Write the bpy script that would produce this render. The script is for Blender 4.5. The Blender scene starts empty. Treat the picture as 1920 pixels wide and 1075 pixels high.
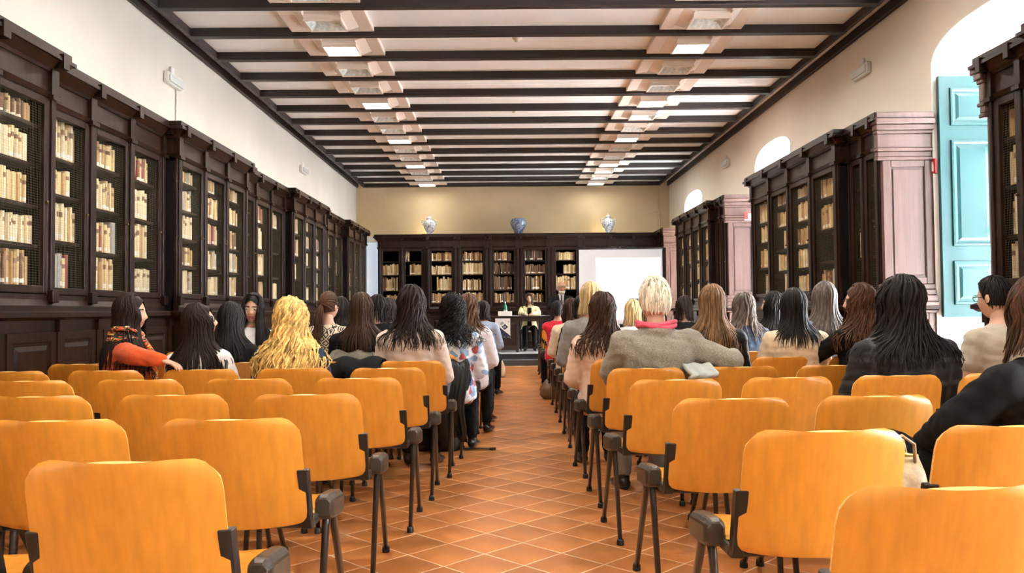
import bpy, bmesh, math, random
import numpy as np
from mathutils import Matrix, Vector
S = bpy.context.scene
COL = S.collection
PI = math.pi
RAD = math.radians
# ------------------------------------------------------------------ camera, world, exposure
CAMZ, FPX = 1.09, 1540.0
cam_d = bpy.data.cameras.new('camera'); cam = bpy.data.objects.new('camera', cam_d); COL.objects.link(cam)
cam_d.sensor_width = 36.0; cam_d.lens = FPX / 1920 * 36.0; cam_d.clip_start = 0.05
cam.matrix_world = (Matrix.Translation((0, 0, CAMZ)) @ Matrix.Rotation(RAD(-0.37), 4, 'Z')
                    @ Matrix.Rotation(RAD(90 + 1.70), 4, 'X') @ Matrix.Rotation(RAD(-0.5), 4, 'Z'))
S.camera = cam
S.view_settings.view_transform = 'Standard'; S.view_settings.look = 'None'
S.view_settings.gamma = 1.0; S.view_settings.use_curve_mapping = False
S.view_settings.exposure = 0.66
W = bpy.data.worlds.new('sky'); S.world = W; W.use_nodes = True
W.node_tree.nodes['Background'].inputs[0].default_value = (0.80, 0.90, 1.0, 1)
W.node_tree.nodes['Background'].inputs[1].default_value = 4.2
def area_light(name, loc, rot, sx, sy, power, col=(1, 1, 1), spread=None):
    d = bpy.data.lights.new(name, 'AREA'); d.shape = 'RECTANGLE'; d.size = sx; d.size_y = sy; d.energy = power; d.color = col
    if spread: d.spread = spread
    o = bpy.data.objects.new(name, d); COL.objects.link(o); o.location = loc; o.rotation_euler = rot
    return o
WIN_Y = (-3.98, 1.28, 6.54, 11.82, 16.85)
for wy in WIN_Y:      # daylight through the five windows of the right wall, plus an added upward fill
    area_light('window_daylight', (6.6, wy, 2.5), (0, PI/2, 0), 3.4, 3.0, 420, (0.86, 0.93, 1.0), RAD(130))
    area_light('ceiling_fill', (6.6, wy, 0.1), (0, PI/2 + RAD(34), 0), 2.2, 3.6, 2400, (1.0, 0.98, 0.95), RAD(130))  # added fill aimed up through each window to brighten the ceiling
# ------------------------------------------------------------------ materials
MATS = {}
def mat(name, col, rough=0.5, metal=0.0, var=0.0, vscale=8.0, stretch=(1, 1, 1), bump=0.0, bscale=60.0, spec=0.5,
        rnd=0.0, emit=None, estr=1.0, trans=0.0, coat=0.0, aniso=None, attr=None, col2=None, sheen=0.0):
    if name in MATS: return MATS[name]
    m = bpy.data.materials.new(name); m.use_nodes = True; MATS[name] = m
    nt = m.node_tree; N = nt.nodes; L = nt.links; b = N['Principled BSDF']
    b.inputs['Base Color'].default_value = (*col, 1); b.inputs['Roughness'].default_value = rough
    b.inputs['Metallic'].default_value = metal; b.inputs['Specular IOR Level'].default_value = spec
    if trans: b.inputs['Transmission Weight'].default_value = trans
    if coat: b.inputs['Coat Weight'].default_value = coat; b.inputs['Coat Roughness'].default_value = 0.25
    if sheen: b.inputs['Sheen Weight'].default_value = sheen
    if emit: b.inputs['Emission Color'].default_value = (*emit, 1); b.inputs['Emission Strength'].default_value = estr
    m.diffuse_color = (*col, 1)
    if var or bump:
        tc = N.new('ShaderNodeTexCoord'); mp = N.new('ShaderNodeMapping'); mp.inputs['Scale'].default_value = stretch
        L.new(tc.outputs['Object'], mp.inputs['Vector'])
    src = None
    if attr:
        at = N.new('ShaderNodeAttribute'); at.attribute_name = attr; src = at.outputs['Color']
    if var:
        nz = N.new('ShaderNodeTexNoise'); nz.inputs['Scale'].default_value = vscale; nz.inputs['Detail'].default_value = 5
        L.new(mp.outputs[0], nz.inputs['Vector'])
        mr = N.new('ShaderNodeMapRange'); mr.inputs[1].default_value = .3; mr.inputs[2].default_value = .7
        L.new(nz.outputs['Fac'], mr.inputs[0])
        mx = N.new('ShaderNodeMix'); mx.data_type = 'RGBA'
        c2 = col2 if col2 else tuple(min(1, c * (1 + var)) for c in col)
        c1 = col if col2 else tuple(c * (1 - var) for c in col)
        mx.inputs[6].default_value = (*c1, 1); mx.inputs[7].default_value = (*c2, 1)
        L.new(mr.outputs[0], mx.inputs[0])
        if src:
            mm = N.new('ShaderNodeMix'); mm.data_type = 'RGBA'; mm.blend_type = 'MULTIPLY'; mm.inputs[0].default_value = 1
            L.new(mx.outputs[2], mm.inputs[6]); L.new(src, mm.inputs[7]); src = mm.outputs[2]
        else: src = mx.outputs[2]
    if rnd:
        oi = N.new('ShaderNodeObjectInfo'); hs = N.new('ShaderNodeHueSaturation')
        mr2 = N.new('ShaderNodeMapRange'); mr2.inputs[3].default_value = 1 - rnd; mr2.inputs[4].default_value = 1 + rnd
        L.new(oi.outputs['Random'], mr2.inputs[0]); L.new(mr2.outputs[0], hs.inputs['Value'])
        if src: L.new(src, hs.inputs['Color'])
        else: hs.inputs['Color'].default_value = (*col, 1)
        src = hs.outputs[0]
    if src: L.new(src, b.inputs['Base Color'])
    if bump:
        nb = N.new('ShaderNodeTexNoise'); nb.inputs['Scale'].default_value = bscale; nb.inputs['Detail'].default_value = 4
        L.new(mp.outputs[0], nb.inputs['Vector'])
        bp = N.new('ShaderNodeBump'); bp.inputs['Strength'].default_value = bump; bp.inputs['Distance'].default_value = .01
        L.new(nb.outputs['Fac'], bp.inputs['Height']); L.new(bp.outputs[0], b.inputs['Normal'])
    return m
# ------------------------------------------------------------------ mesh builder
class MB:
    def __init__(s): s.v = []; s.f = []; s.m = []
    def add(s, vs, fs, mi=0):
        o = len(s.v); s.v.extend(tuple(map(float, p)) for p in vs)
        s.f.extend(tuple(i + o for i in f) for f in fs); s.m.extend([mi] * len(fs)); return s
    def box(s, x0, x1, y0, y1, z0, z1, mi=0):
        vs = [(x, y, z) for z in (z0, z1) for y in (y0, y1) for x in (x0, x1)]
        return s.add(vs, [(0, 2, 3, 1), (4, 5, 7, 6), (0, 1, 5, 4), (2, 6, 7, 3), (0, 4, 6, 2), (1, 3, 7, 5)], mi)
    def wedge(s, x0, x1, y0, y1, z0, z1, ix=0, iy=0, mi=0):   # box whose top face is inset
        vs = [(x0, y0, z0), (x1, y0, z0), (x0, y1, z0), (x1, y1, z0), (x0+ix, y0+iy, z1), (x1-ix, y0+iy, z1), (x0+ix, y1-iy, z1), (x1-ix, y1-iy, z1)]
        return s.add(vs, [(0, 2, 3, 1), (4, 5, 7, 6), (0, 1, 5, 4), (2, 6, 7, 3), (0, 4, 6, 2), (1, 3, 7, 5)], mi)
    def loft(s, rings, mi=0, cap=True, closed=True):
        n = len(rings[0]); vs = [p for r in rings for p in r]; fs = []
        for k in range(len(rings) - 1):
            for i in range(n if closed else n - 1):
                j = (i + 1) % n; fs.append((k*n+i, k*n+j, (k+1)*n+j, (k+1)*n+i))
        if cap: fs.append(tuple(range(n))[::-1]); fs.append(tuple(range((len(rings)-1)*n, len(rings)*n)))
        return s.add(vs, fs, mi)
    def tube(s, pts, rad, n=8, mi=0, cap=True, up=None):
        P = [Vector(p) for p in pts]; k = len(P)
        if not isinstance(rad, (list, tuple)): rad = [rad] * k
        rings = []; nrm = None
        for i in range(k):
            t = (P[min(i+1, k-1)] - P[max(i-1, 0)])
            t = t.normalized() if t.length > 1e-9 else Vector((0, 0, 1))
            if nrm is None:
                a = Vector(up) if up else (Vector((0, 0, 1)) if abs(t.z) < .9 else Vector((0, 1, 0)))
                nrm = (a - t * a.dot(t)).normalized()
            else:
                nrm = nrm - t * nrm.dot(t); nrm = nrm.normalized() if nrm.length > 1e-6 else t.orthogonal().normalized()
            b = t.cross(nrm); r = rad[i]; ra, rb = r if isinstance(r, tuple) else (r, r)
            rings.append([P[i] + nrm * (ra * math.cos(2*PI*j/n)) + b * (rb * math.sin(2*PI*j/n)) for j in range(n)])
        return s.loft(rings, mi, cap)
    def capsule(s, a, b, ra, rb, n=12, mi=0):
        a = Vector(a); b = Vector(b); d = (b - a); d = d.normalized() if d.length > 1e-6 else Vector((0, 0, 1)); pts = []; rad = []
        for q in (-90, -60, -30, 0):
            pts.append(a + d * (ra * math.sin(RAD(q)))); rad.append(max(1e-4, ra * math.cos(RAD(q))))
        for q in (0, 30, 60, 90):
            pts.append(b + d * (rb * math.sin(RAD(q)))); rad.append(max(1e-4, rb * math.cos(RAD(q))))
        return s.tube(pts, rad, n, mi)
    def ball(s, c, r, nu=14, nv=9, mi=0):
        if not isinstance(r, tuple): r = (r, r, r)
        rings = []
        for k in range(nv + 1):
            a = PI * k / nv - PI / 2; q = max(math.cos(a), 1e-3)
            rings.append([(c[0]+r[0]*q*math.cos(2*PI*j/nu), c[1]+r[1]*q*math.sin(2*PI*j/nu), c[2]+r[2]*math.sin(a)) for j in range(nu)])
        return s.loft(rings, mi, True)
    def lathe(s, prof, n=20, c=(0, 0, 0), mi=0, cap=True):
        return s.loft([[(c[0]+r*math.cos(2*PI*j/n), c[1]+r*math.sin(2*PI*j/n), c[2]+z) for j in range(n)] for r, z in prof], mi, cap)
    def prism(s, poly, y0, y1, mi=0):      # polygon in x,z extruded along y
        n = len(poly); vs = [(x, y0, z) for x, z in poly] + [(x, y1, z) for x, z in poly]
        fs = [tuple(range(n)), tuple(range(2*n-1, n-1, -1))] + [(i, i+n, (i+1) % n+n, (i+1) % n) for i in range(n)]
        return s.add(vs, fs, mi)
    def xform(s, M, start=0):
        for i in range(start, len(s.v)): s.v[i] = tuple(M @ Vector(s.v[i]))
        return s
    def mesh(s, name, mats, smooth=False, bev=0.0):
        me = bpy.data.meshes.new(name); me.from_pydata(s.v, [], s.f)
        for m in (mats if isinstance(mats, (list, tuple)) else [mats]): me.materials.append(m)
        if any(s.m): me.polygons.foreach_set('material_index', s.m)
        bm = bmesh.new(); bm.from_mesh(me)
        bmesh.ops.recalc_face_normals(bm, faces=bm.faces)
        if bev: bmesh.ops.bevel(bm, geom=bm.edges[:], offset=bev, segments=1, affect='EDGES', clamp_overlap=True)
        bm.to_mesh(me); bm.free()
        if smooth: me.polygons.foreach_set('use_smooth', [True] * len(me.polygons))
        return me
    def build(s, name, mats, parent=None, smooth=False, bev=0.0, kind=None):
        return link(name, s.mesh(name, mats, smooth, bev), parent, kind)
def link(name, me, parent=None, kind=None):
    o = bpy.data.objects.new(name, me); COL.objects.link(o)
    if parent: o.parent = parent
    if kind: o['kind'] = kind
    return o
def thing(name, label, cat, loc=(0, 0, 0), rz=0.0, group=None, mesh=None):
    o = bpy.data.objects.new(name, mesh); COL.objects.link(o); o.location = loc; o.rotation_euler = (0, 0, rz)
    o['label'] = label; o['category'] = cat
    if group: o['group'] = group
    return o
def tag(o, label, cat, group=None):
    o['label'] = label; o['category'] = cat
    if group: o['group'] = group
    return o
def struct(name, mesh=None, loc=(0, 0, 0), rz=0):
    o = bpy.data.objects.new(name, mesh); COL.objects.link(o); o.location = loc; o.rotation_euler = (0, 0, rz); o['kind'] = 'structure'
    return o
def mesh_np(name, V, Q, mats):
    me = bpy.data.meshes.new(name); V = np.ascontiguousarray(V, dtype=np.float32).reshape(-1, 3); Q = np.ascontiguousarray(Q, dtype=np.int32)
    me.vertices.add(len(V)); me.vertices.foreach_set('co', V.ravel())
    k = Q.shape[1]; me.loops.add(Q.size); me.loops.foreach_set('vertex_index', Q.ravel())
    me.polygons.add(len(Q)); me.polygons.foreach_set('loop_start', np.arange(0, Q.size, k, dtype=np.int32))
    me.polygons.foreach_set('loop_total', np.full(len(Q), k, dtype=np.int32))
    me.update(calc_edges=True); me.validate()
    me.polygons.foreach_set('use_smooth', [True] * len(me.polygons))
    for m in mats: me.materials.append(m)
    return me
def wx(px, Y): return (px - 950.0) * Y / FPX
ORD = 'first second third fourth fifth sixth seventh eighth ninth tenth eleventh twelfth thirteenth fourteenth fifteenth sixteenth seventeenth eighteenth nineteenth twentieth'.split()
def ordn(i): return ORD[i] if i < len(ORD) else str(i + 1) + 'th'
# palette
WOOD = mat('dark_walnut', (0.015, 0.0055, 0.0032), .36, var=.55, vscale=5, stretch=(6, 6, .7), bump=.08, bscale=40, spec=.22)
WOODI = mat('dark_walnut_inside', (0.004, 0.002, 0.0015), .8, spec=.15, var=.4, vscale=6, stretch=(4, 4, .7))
WOODL = mat('red_walnut_end', (0.112, 0.066, 0.058), .30, var=.18, vscale=4, stretch=(7, 7, .5), bump=.05, bscale=40)
BEAM = mat('beam_stain', (0.013, 0.0055, 0.0045), .55, var=.35, vscale=6, stretch=(.6, 6, 6), bump=.1, bscale=50)
WALLR = mat('cream_plaster_lightened', (0.86, 0.775, 0.655), .85, var=.05, vscale=1.3, bump=.05, bscale=30)  # same paint as the left wall, lightened to stand in for missing light
WALLM = mat('cream_plaster_darkened', (0.665, 0.625, 0.545), .85, var=.05, vscale=1.3, bump=.05, bscale=30)  # same paint as the right wall, darkened to offset the stronger light there
BACKM = mat('ochre_plaster', (0.68, 0.53, 0.32), .85, var=.10, vscale=1.1, bump=.05, bscale=30)
WHITEP = mat('white_reveal_paint', (0.88, 0.86, 0.82), .7, bump=.03, bscale=30)
CEILM = mat('ceiling_plaster', (0.90, 0.91, 0.91), .85, var=.03, vscale=2)
LAMPW = mat('white_lamp_housing', (0.84, 0.74, 0.66), .5)
BLACK = mat('black_plastic', (0.008, 0.008, 0.009), .38, bump=.04, bscale=300)
# ------------------------------------------------------------------ room shell
XL, XR, YB, YN, ZC = -3.53, 3.86, 19.32, -5.6, 4.13
# floor: grout bed plus terracotta tiles laid diagonally
GROUT = mat('pale_grout', (0.80, 0.60, 0.40), .7, var=.15, vscale=3)
TERRA = mat('terracotta', (0.47, 0.178, 0.050), .33, var=.26, vscale=3.0, bump=.06, bscale=25, rnd=.13, spec=.5)
TERRAF = mat('terracotta_far', (0.47, 0.178, 0.050), .33, var=.30, vscale=3.5, bump=.06, bscale=25, spec=.5)
floor = struct('floor', MB().box(XL-.1, XR+.9, YN, YB, -.2, -.0012).mesh('floor', GROUT))
DG = .345; tx0, ty0 = .064, 4.24; hg = DG/2 - .0046
tile_me = MB().loft([[(hg, 0, -.012), (0, hg, -.012), (-hg, 0, -.012), (0, -hg, -.012)], [(hg, 0, -.0006), (0, hg, -.0006), (-hg, 0, -.0006), (0, -hg, -.0006)],
                     [(hg-.002, 0, 0), (0, hg-.002, 0), (-hg+.002, 0, 0), (0, -hg+.002, 0)]]).mesh('tile', TERRA)
cand = []
for a in range(-70, 70):
    for b in range(-70, 70):
        x = tx0 + (a + b + 1) * DG / 2; y = ty0 + (a - b) * DG / 2
        if XL - .2 < x < XR + .7 and -.5 < y < 16.3:
            vis = 0
            if y > 2.2 and abs(x / y) < .64: vis = 1 / y ** 3 * (3 if -.75 < x < .85 else (.5 if abs(x) < 1.6 else .15))
            cand.append((vis, x, y))
cand.sort(reverse=True)
for vis, x, y in cand[:300]:
    o = link('tile', tile_me, floor); o.location = (x, y, 0)
mb = MB()
for vis, x, y in cand[300:]:
    mb.loft([[(x+hg, y, -.0012), (x, y+hg, -.0012), (x-hg, y, -.0012), (x, y-hg, -.0012)], [(x+hg, y, 0), (x, y+hg, 0), (x-hg, y, 0), (x, y-hg, 0)]])
o = mb.build('far_tiles', TERRAF, floor, kind='stuff')
# walls
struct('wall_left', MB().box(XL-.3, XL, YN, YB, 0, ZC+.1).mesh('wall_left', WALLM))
struct('wall_back', MB().box(XL-.3, XR+.9, YB, YB+.3, 0, ZC+.1).mesh('wall_back', BACKM))
struct('wall_front', MB().box(XL-.3, XR+.9, YN-.3, YN, 0, ZC+.1).mesh('wall_front', WALLM))
HW, SPR, CRN, TH = .80, 3.30, 3.53, .62
wr = MB(); ys = [YN]
for wy in WIN_Y: ys += [wy - HW, wy + HW]
ys.append(YB)
for i in range(0, len(ys), 2): wr.box(XR, XR+TH, ys[i], ys[i+1], 0, ZC+.1)
def arch(t):      # flattened arch, t in -1..1
    return SPR + (CRN - SPR) * (1 - abs(t) ** 2.6) ** .5
for wy in WIN_Y:
    n = 20
    tt = [math.sin(-PI/2 + PI * k / n) for k in range(n + 1)]
    for k in range(n):
        ya, yb = wy + HW*tt[k], wy + HW*tt[k+1]; za, zb = arch(tt[k]), arch(tt[k+1])
        wr.add([(XR, ya, za), (XR, yb, zb), (XR, yb, ZC+.1), (XR, ya, ZC+.1), (XR+TH, ya, za), (XR+TH, yb, zb), (XR+TH, yb, ZC+.1), (XR+TH, ya, ZC+.1)],
               [(0, 1, 2, 3), (7, 6, 5, 4), (0, 4, 5, 1)])
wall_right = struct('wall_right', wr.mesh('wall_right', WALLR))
TEAL = mat('teal_shutter_paint', (0.0055, 0.053, 0.057), .38, var=.06, vscale=3)
GLASS = mat('window_glass', (1, 1, 1), .02, trans=1.0, spec=.3)
GLASS.node_tree.nodes['Principled BSDF'].inputs['IOR'].default_value = 1.05
for i, wy in enumerate(WIN_Y):
    w = struct('window_%d' % (i + 1), None, (XR, wy, 0))
    # white painted lining of the niche
    lin = MB()
    for sgn in (-1, 1):
        y = sgn * HW; lin.box(-.012, TH, min(y, y - sgn*.012), max(y, y - sgn*.012), 0.0, SPR)
    lin.box(TH-.14, TH-.02, -HW+.012, HW-.012, 0, .22)
    n = 20; tt = [math.sin(-PI/2 + PI * k / n) for k in range(n + 1)]
    for k in range(n):
        ya, yb = HW*tt[k], HW*tt[k+1]; za, zb = arch(tt[k]), arch(tt[k+1])
        lin.add([(-.004, ya, za), (-.004, yb, zb), (TH, yb, zb), (TH, ya, za), (-.004, ya*.985, za-.012), (-.004, yb*.985, zb-.012), (TH, yb*.985, zb-.012), (TH, ya*.985, za-.012)],
                [(0, 1, 2, 3), (7, 6, 5, 4), (0, 4, 5, 1), (3, 2, 6, 7)])
    lin.build('reveal', WHITEP, w)
    MB().box(TH-.17, TH-.02, -HW+.012, HW-.012, .22, .25).build('sill', WHITEP, w, bev=.006)
    fr = MB()
    for a, b in ((-HW+.012, -HW+.08), (-.045, .045), (HW-.08, HW-.012)): fr.box(TH-.09, TH-.03, a, b, .25, SPR-.02)
    for z in (.25, .965, 1.75, 2.5, SPR-.09): fr.box(TH-.085, TH-.035, -HW+.07, HW-.07, z, z+.06)
    fr.build('frame', WHITEP, w, bev=.004)
    for a, b in ((-HW+.08, -.045), (.045, HW-.08)):
        for z0, z1 in ((.31, .965), (1.02, 1.75), (1.81, 2.5), (2.56, SPR-.09)):
            MB().box(TH-.062, TH-.058, a, b, z0, z1).build('pane', GLASS, w)
    # teal inner shutters folded flat against both jambs
    for sgn in (1, -1):
        y1 = sgn * (HW - .03); y0 = y1 - sgn * .045
        sh = MB().box(.015, .545, min(y0, y1), max(y0, y1), 1.0, 3.16).build('shutter', TEAL, w, bev=.004)
        for z0, z1 in ((1.11, 1.50), (1.63, 2.58), (2.71, 3.05)):
            p = MB(); ff = y0; d = -sgn
            q = [(.11, z0), (.49, z0), (.49, z1), (.11, z1)]
            def ring(ins, dd): return [(a + (ins if a < .3 else -ins), ff + d * dd, b + (ins if b < (z0+z1)/2 else -ins)) for a, b in q]
            p.loft([ring(0, -.001), ring(.004, .016), ring(.02, .018), ring(.034, .006), ring(.05, .004), ring(.075, .014)], cap=True)
            p.build('shutter_panel', TEAL, sh)
        if sgn == -1: break
# ceiling: plaster slab with stained beams, coffer panels, edge boards
ceil = struct('ceiling', MB().box(XL-.3, XR+.9, YN-.3, YB+.3, ZC, ZC+.2).mesh('ceiling', CEILM))
BXL, BXR, BZ, BP, BY0 = -3.30, 3.58, 4.0, .808, 7.80
beams = [BY0 + BP * k for k in range(-16, 15)]
beam_me = MB().box(BXL-.04, BXR+.04, -.05, .05, BZ, ZC).mesh('beam', BEAM, bev=.006)
panel_me = MB().box(BXL+.006, BXR-.006, .052, BP-.052, ZC-.042, ZC+.01).mesh('ceiling_panel', CEILM)
for k, y in enumerate(beams):
    o = link('beam', beam_me, ceil); o.location = (0, y, 0)
    if k < len(beams) - 1:
        o = link('ceiling_panel', panel_me, ceil); o.location = (0, y, 0)
        for x in (BXL, BXR):
            MBx = 'edge_board'
            if MBx not in MATS.get('_me', {}):
                MATS.setdefault('_me', {})[MBx] = MB().box(-.035, .005, .05, BP-.05, BZ+.004, ZC).mesh('edge_board', BEAM)
            o = link('edge_board', MATS['_me'][MBx], ceil); o.location = (x + (.03 if x > 0 else 0), y, 0)
for i, x in enumerate((XL, XR)):
    s = 1 if i == 0 else -1
    t = MB().box(min(x, x+s*.05), max(x, x+s*.05), YN, YB, 4.02, ZC).mesh('trim', BEAM, bev=.008)
    struct('trim_%d' % (i + 1), t)
# ceiling lamps: stepped white tray with a lamp box; every third one is on
LENS = mat('lamp_lens_off', (0.70, 0.76, 0.76), .2, var=.3, vscale=22)
LENSON = mat('lamp_lens_on', (1, 1, 1), .4, emit=(1.0, .97, .90), estr=9)
tray = MB()
x0, x1, yA, yB = -.43, .43, .06, BP-.06; zt, zb = ZC-.03, 4.035
tray.box(x0, x1, yA, yA+.02, zb, zt); tray.box(x0, x1, yB-.02, yB, zb, zt)
for sg in (-1, 1):
    tray.box(min(sg*.43, sg*.41), max(sg*.43, sg*.41), yA, yB, zb, zt)
    tray.add([(sg*.41, yA+.02, zb), (sg*.29, yA+.02, zb+.012), (sg*.29, yB-.02, zb+.012), (sg*.41, yB-.02, zb), (sg*.41, yA+.02, zb+.02), (sg*.29, yA+.02, zb+.03), (sg*.29, yB-.02, zb+.03), (sg*.41, yB-.02, zb+.02)],
             [(0, 1, 2, 3), (7, 6, 5, 4), (1, 0, 4, 5), (2, 1, 5, 6), (3, 2, 6, 7)])
    tray.add([(sg*.29, yA+.1, zb+.012), (sg*.185, yA+.1, zb-.02), (sg*.185, yB-.1, zb-.02), (sg*.29, yB-.1, zb+.012), (sg*.29, yA+.1, zb+.06), (sg*.185, yA+.1, zb+.06), (sg*.185, yB-.1, zb+.06), (sg*.29, yB-.1, zb+.06)],
             [(0, 1, 2, 3), (0, 4, 5, 1), (2, 6, 7, 3), (1, 5, 6, 2), (0, 3, 7, 4)])
tray_me = tray.mesh('tray', LAMPW, bev=.002)
hous = MB(); yc = BP/2
for z0, z1, r in ((4.055, 3.985, .185), (3.985, 3.972, .19)):
    hous.box(-r, r, yc-.17, yc-.15, z1, z0); hous.box(-r, r, yc+.15, yc+.17, z1, z0)
    hous.box(-r, -r+.02, yc-.15, yc+.15, z1, z0); hous.box(r-.02, r, yc-.15, yc+.15, z1, z0)
hous.box(-.19, .19, yc-.17, yc+.17, 4.04, 4.07)
hous_me = hous.mesh('housing', LAMPW, bev=.002)
len_me = {True: MB().box(-.168, .168, yc-.15, yc+.15, 3.976, 3.984).mesh('lens', LENSON),
          False: MB().add([(-.168, yc-.15, 3.978), (.168, yc-.15, 3.978), (.168, yc+.15, 3.978), (-.168, yc+.15, 3.978), (-.11, yc-.1, 4.03), (.11, yc-.1, 4.03), (.11, yc+.1, 4.03), (-.11, yc+.1, 4.03)],
                          [(4, 5, 6, 7), (0, 1, 5, 4), (1, 2, 6, 5), (2, 3, 7, 6), (3, 0, 4, 7)]).mesh('lens', LENS)}
for side, x in (('left', -1.80), ('right', 2.06)):
    for k in range(-13, 14):
        y = BY0 + BP * k; on = (k % 3 == 1)
        if k < -1 and not on: continue
        n = k + 1
        lab = ('lit square ceiling lamp' if on else 'unlit ceiling lamp with grey reflector') + (', %s in the %s row of white trays' % (ordn(n), side) if n >= 0 else ', %s lit one behind the viewer in the %s row' % (ordn((-k-2)//3), side))
        t = thing('ceiling_lamp', lab, 'lamp', (x, y, 0), group='ceiling lamps in two rows between the beams')
        link('tray', tray_me, t); link('housing', hous_me, t); link('lens', len_me[on], t)
        if on:
            l = area_light('lamp_light', (x, y + yc, 3.968), (0, 0, 0), .33, .3, 25 if k < 13 else 3, (1.0, .93, .82)); l.data.spread = RAD(165)
for y, w in ((BY0 + BP*1 + .3, 'over the aisle, nearer one'), (BY0 + BP*5 + .3, 'over the aisle, further one')):
    d = MB().lathe([(.055, 0), (.055, -.02), (.035, -.03), (.03, -.05), (.0, -.052)], 16).mesh('smoke_detector', LAMPW, True)
    t = thing('smoke_detector', 'small round smoke detector on the ceiling ' + w, 'detector', (.14, y, ZC-.042), mesh=d)
# pale door at the back left, bare pipes at the back right corner
DOORM = mat('pale_door_glow', (0.80, 0.87, 0.98), .5, emit=(.72, .84, 1.0), estr=.30)  # daylight on the pale door put in as emission
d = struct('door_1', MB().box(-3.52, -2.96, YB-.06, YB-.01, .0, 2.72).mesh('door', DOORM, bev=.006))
MB().box(-3.52, -2.94, YB-.10, YB-.005, 2.72, 2.86).build('door_head', WHITEP, d)
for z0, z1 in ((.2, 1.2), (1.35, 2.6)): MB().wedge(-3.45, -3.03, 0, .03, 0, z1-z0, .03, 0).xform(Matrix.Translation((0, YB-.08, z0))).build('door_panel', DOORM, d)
MB().tube([(-3.0, YB-.07, 1.15), (-3.0, YB-.12, 1.15), (-3.1, YB-.12, 1.15)], .012, 8).build('door_handle', mat('brass', (.5, .33, .1), .3, metal=1), d)
pipe = MB().tube([(3.62, YB-.03, 2.87), (3.62, YB-.03, 3.75), (3.62, YB-.03, 3.98)], .015, 6).tube([(3.30, YB-.02, 3.35), (3.62, YB-.03, 3.42)], .008, 6)
tag(pipe.build('wall_pipe', BACKM), 'thin painted pipe running up the back right corner', 'pipe')
# ------------------------------------------------------------------ bookcases
WIRE = mat('brass_wire', (0.17, 0.14, 0.09), .5, metal=.5)
_mesh_cache = {}
def wire_mesh(w, h):
    k = (round(w, 3), round(h, 3))
    if k in _mesh_cache: return _mesh_cache[k]
    r = .00055; V = []; F = []
    def bar(a, b, ax):
        o = len(V); tri = [(r, 0), (-r*.5, r*.87), (-r*.5, -r*.87)]
        for p in (a, b):
            for u, v in tri:
                V.append((p[0], p[1]+u, p[2]+v) if ax == 0 else (p[0]+v, p[1]+u, p[2]))
        for i in range(3): j = (i+1) % 3; F.append((o+i, o+j, o+3+j, o+3+i))
    n = int(h / .0165)
    for i in range(n+1): z = h * i / n; bar((0, 0, z), (w, 0, z), 0)
    n = int(w / .0165)
    for i in range(n+1): x = w * i / n; bar((x, .001, 0), (x, .001, h), 1)
    _mesh_cache[k] = mesh_np('wire_mesh', np.array(V), np.array(F), [WIRE]); return _mesh_cache[k]
BOOKS = []
def mould(mb, x0, x1, steps, ends=(True, True), yback=.3):   # stepped/curved moulding on the front, returning round the ends
    for (za, zb, pa, pb) in steps:                  # projection pa at za, pb at zb
        e0a = x0 - (pa if ends[0] else 0); e0b = x0 - (pb if ends[0] else 0); e1a = x1 + (pa if ends[1] else 0); e1b = x1 + (pb if ends[1] else 0)
        mb.add([(e0a, -pa, za), (e1a, -pa, za), (e1a, yback, za), (e0a, yback, za), (e0b, -pb, zb), (e1b, -pb, zb), (e1b, yback, zb), (e0b, yback, zb)],
               [(3, 2, 1, 0), (4, 5, 6, 7), (0, 1, 5, 4), (1, 2, 6, 5), (2, 3, 7, 6), (3, 0, 4, 7)])
CORN = [(2.53, 2.56, .012, .03), (2.56, 2.70, .008, .008), (2.70, 2.72, .02, .03), (2.72, 2.775, .035, .085), (2.775, 2.80, .10, .10), (2.80, 2.815, .09, .07)]
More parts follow.
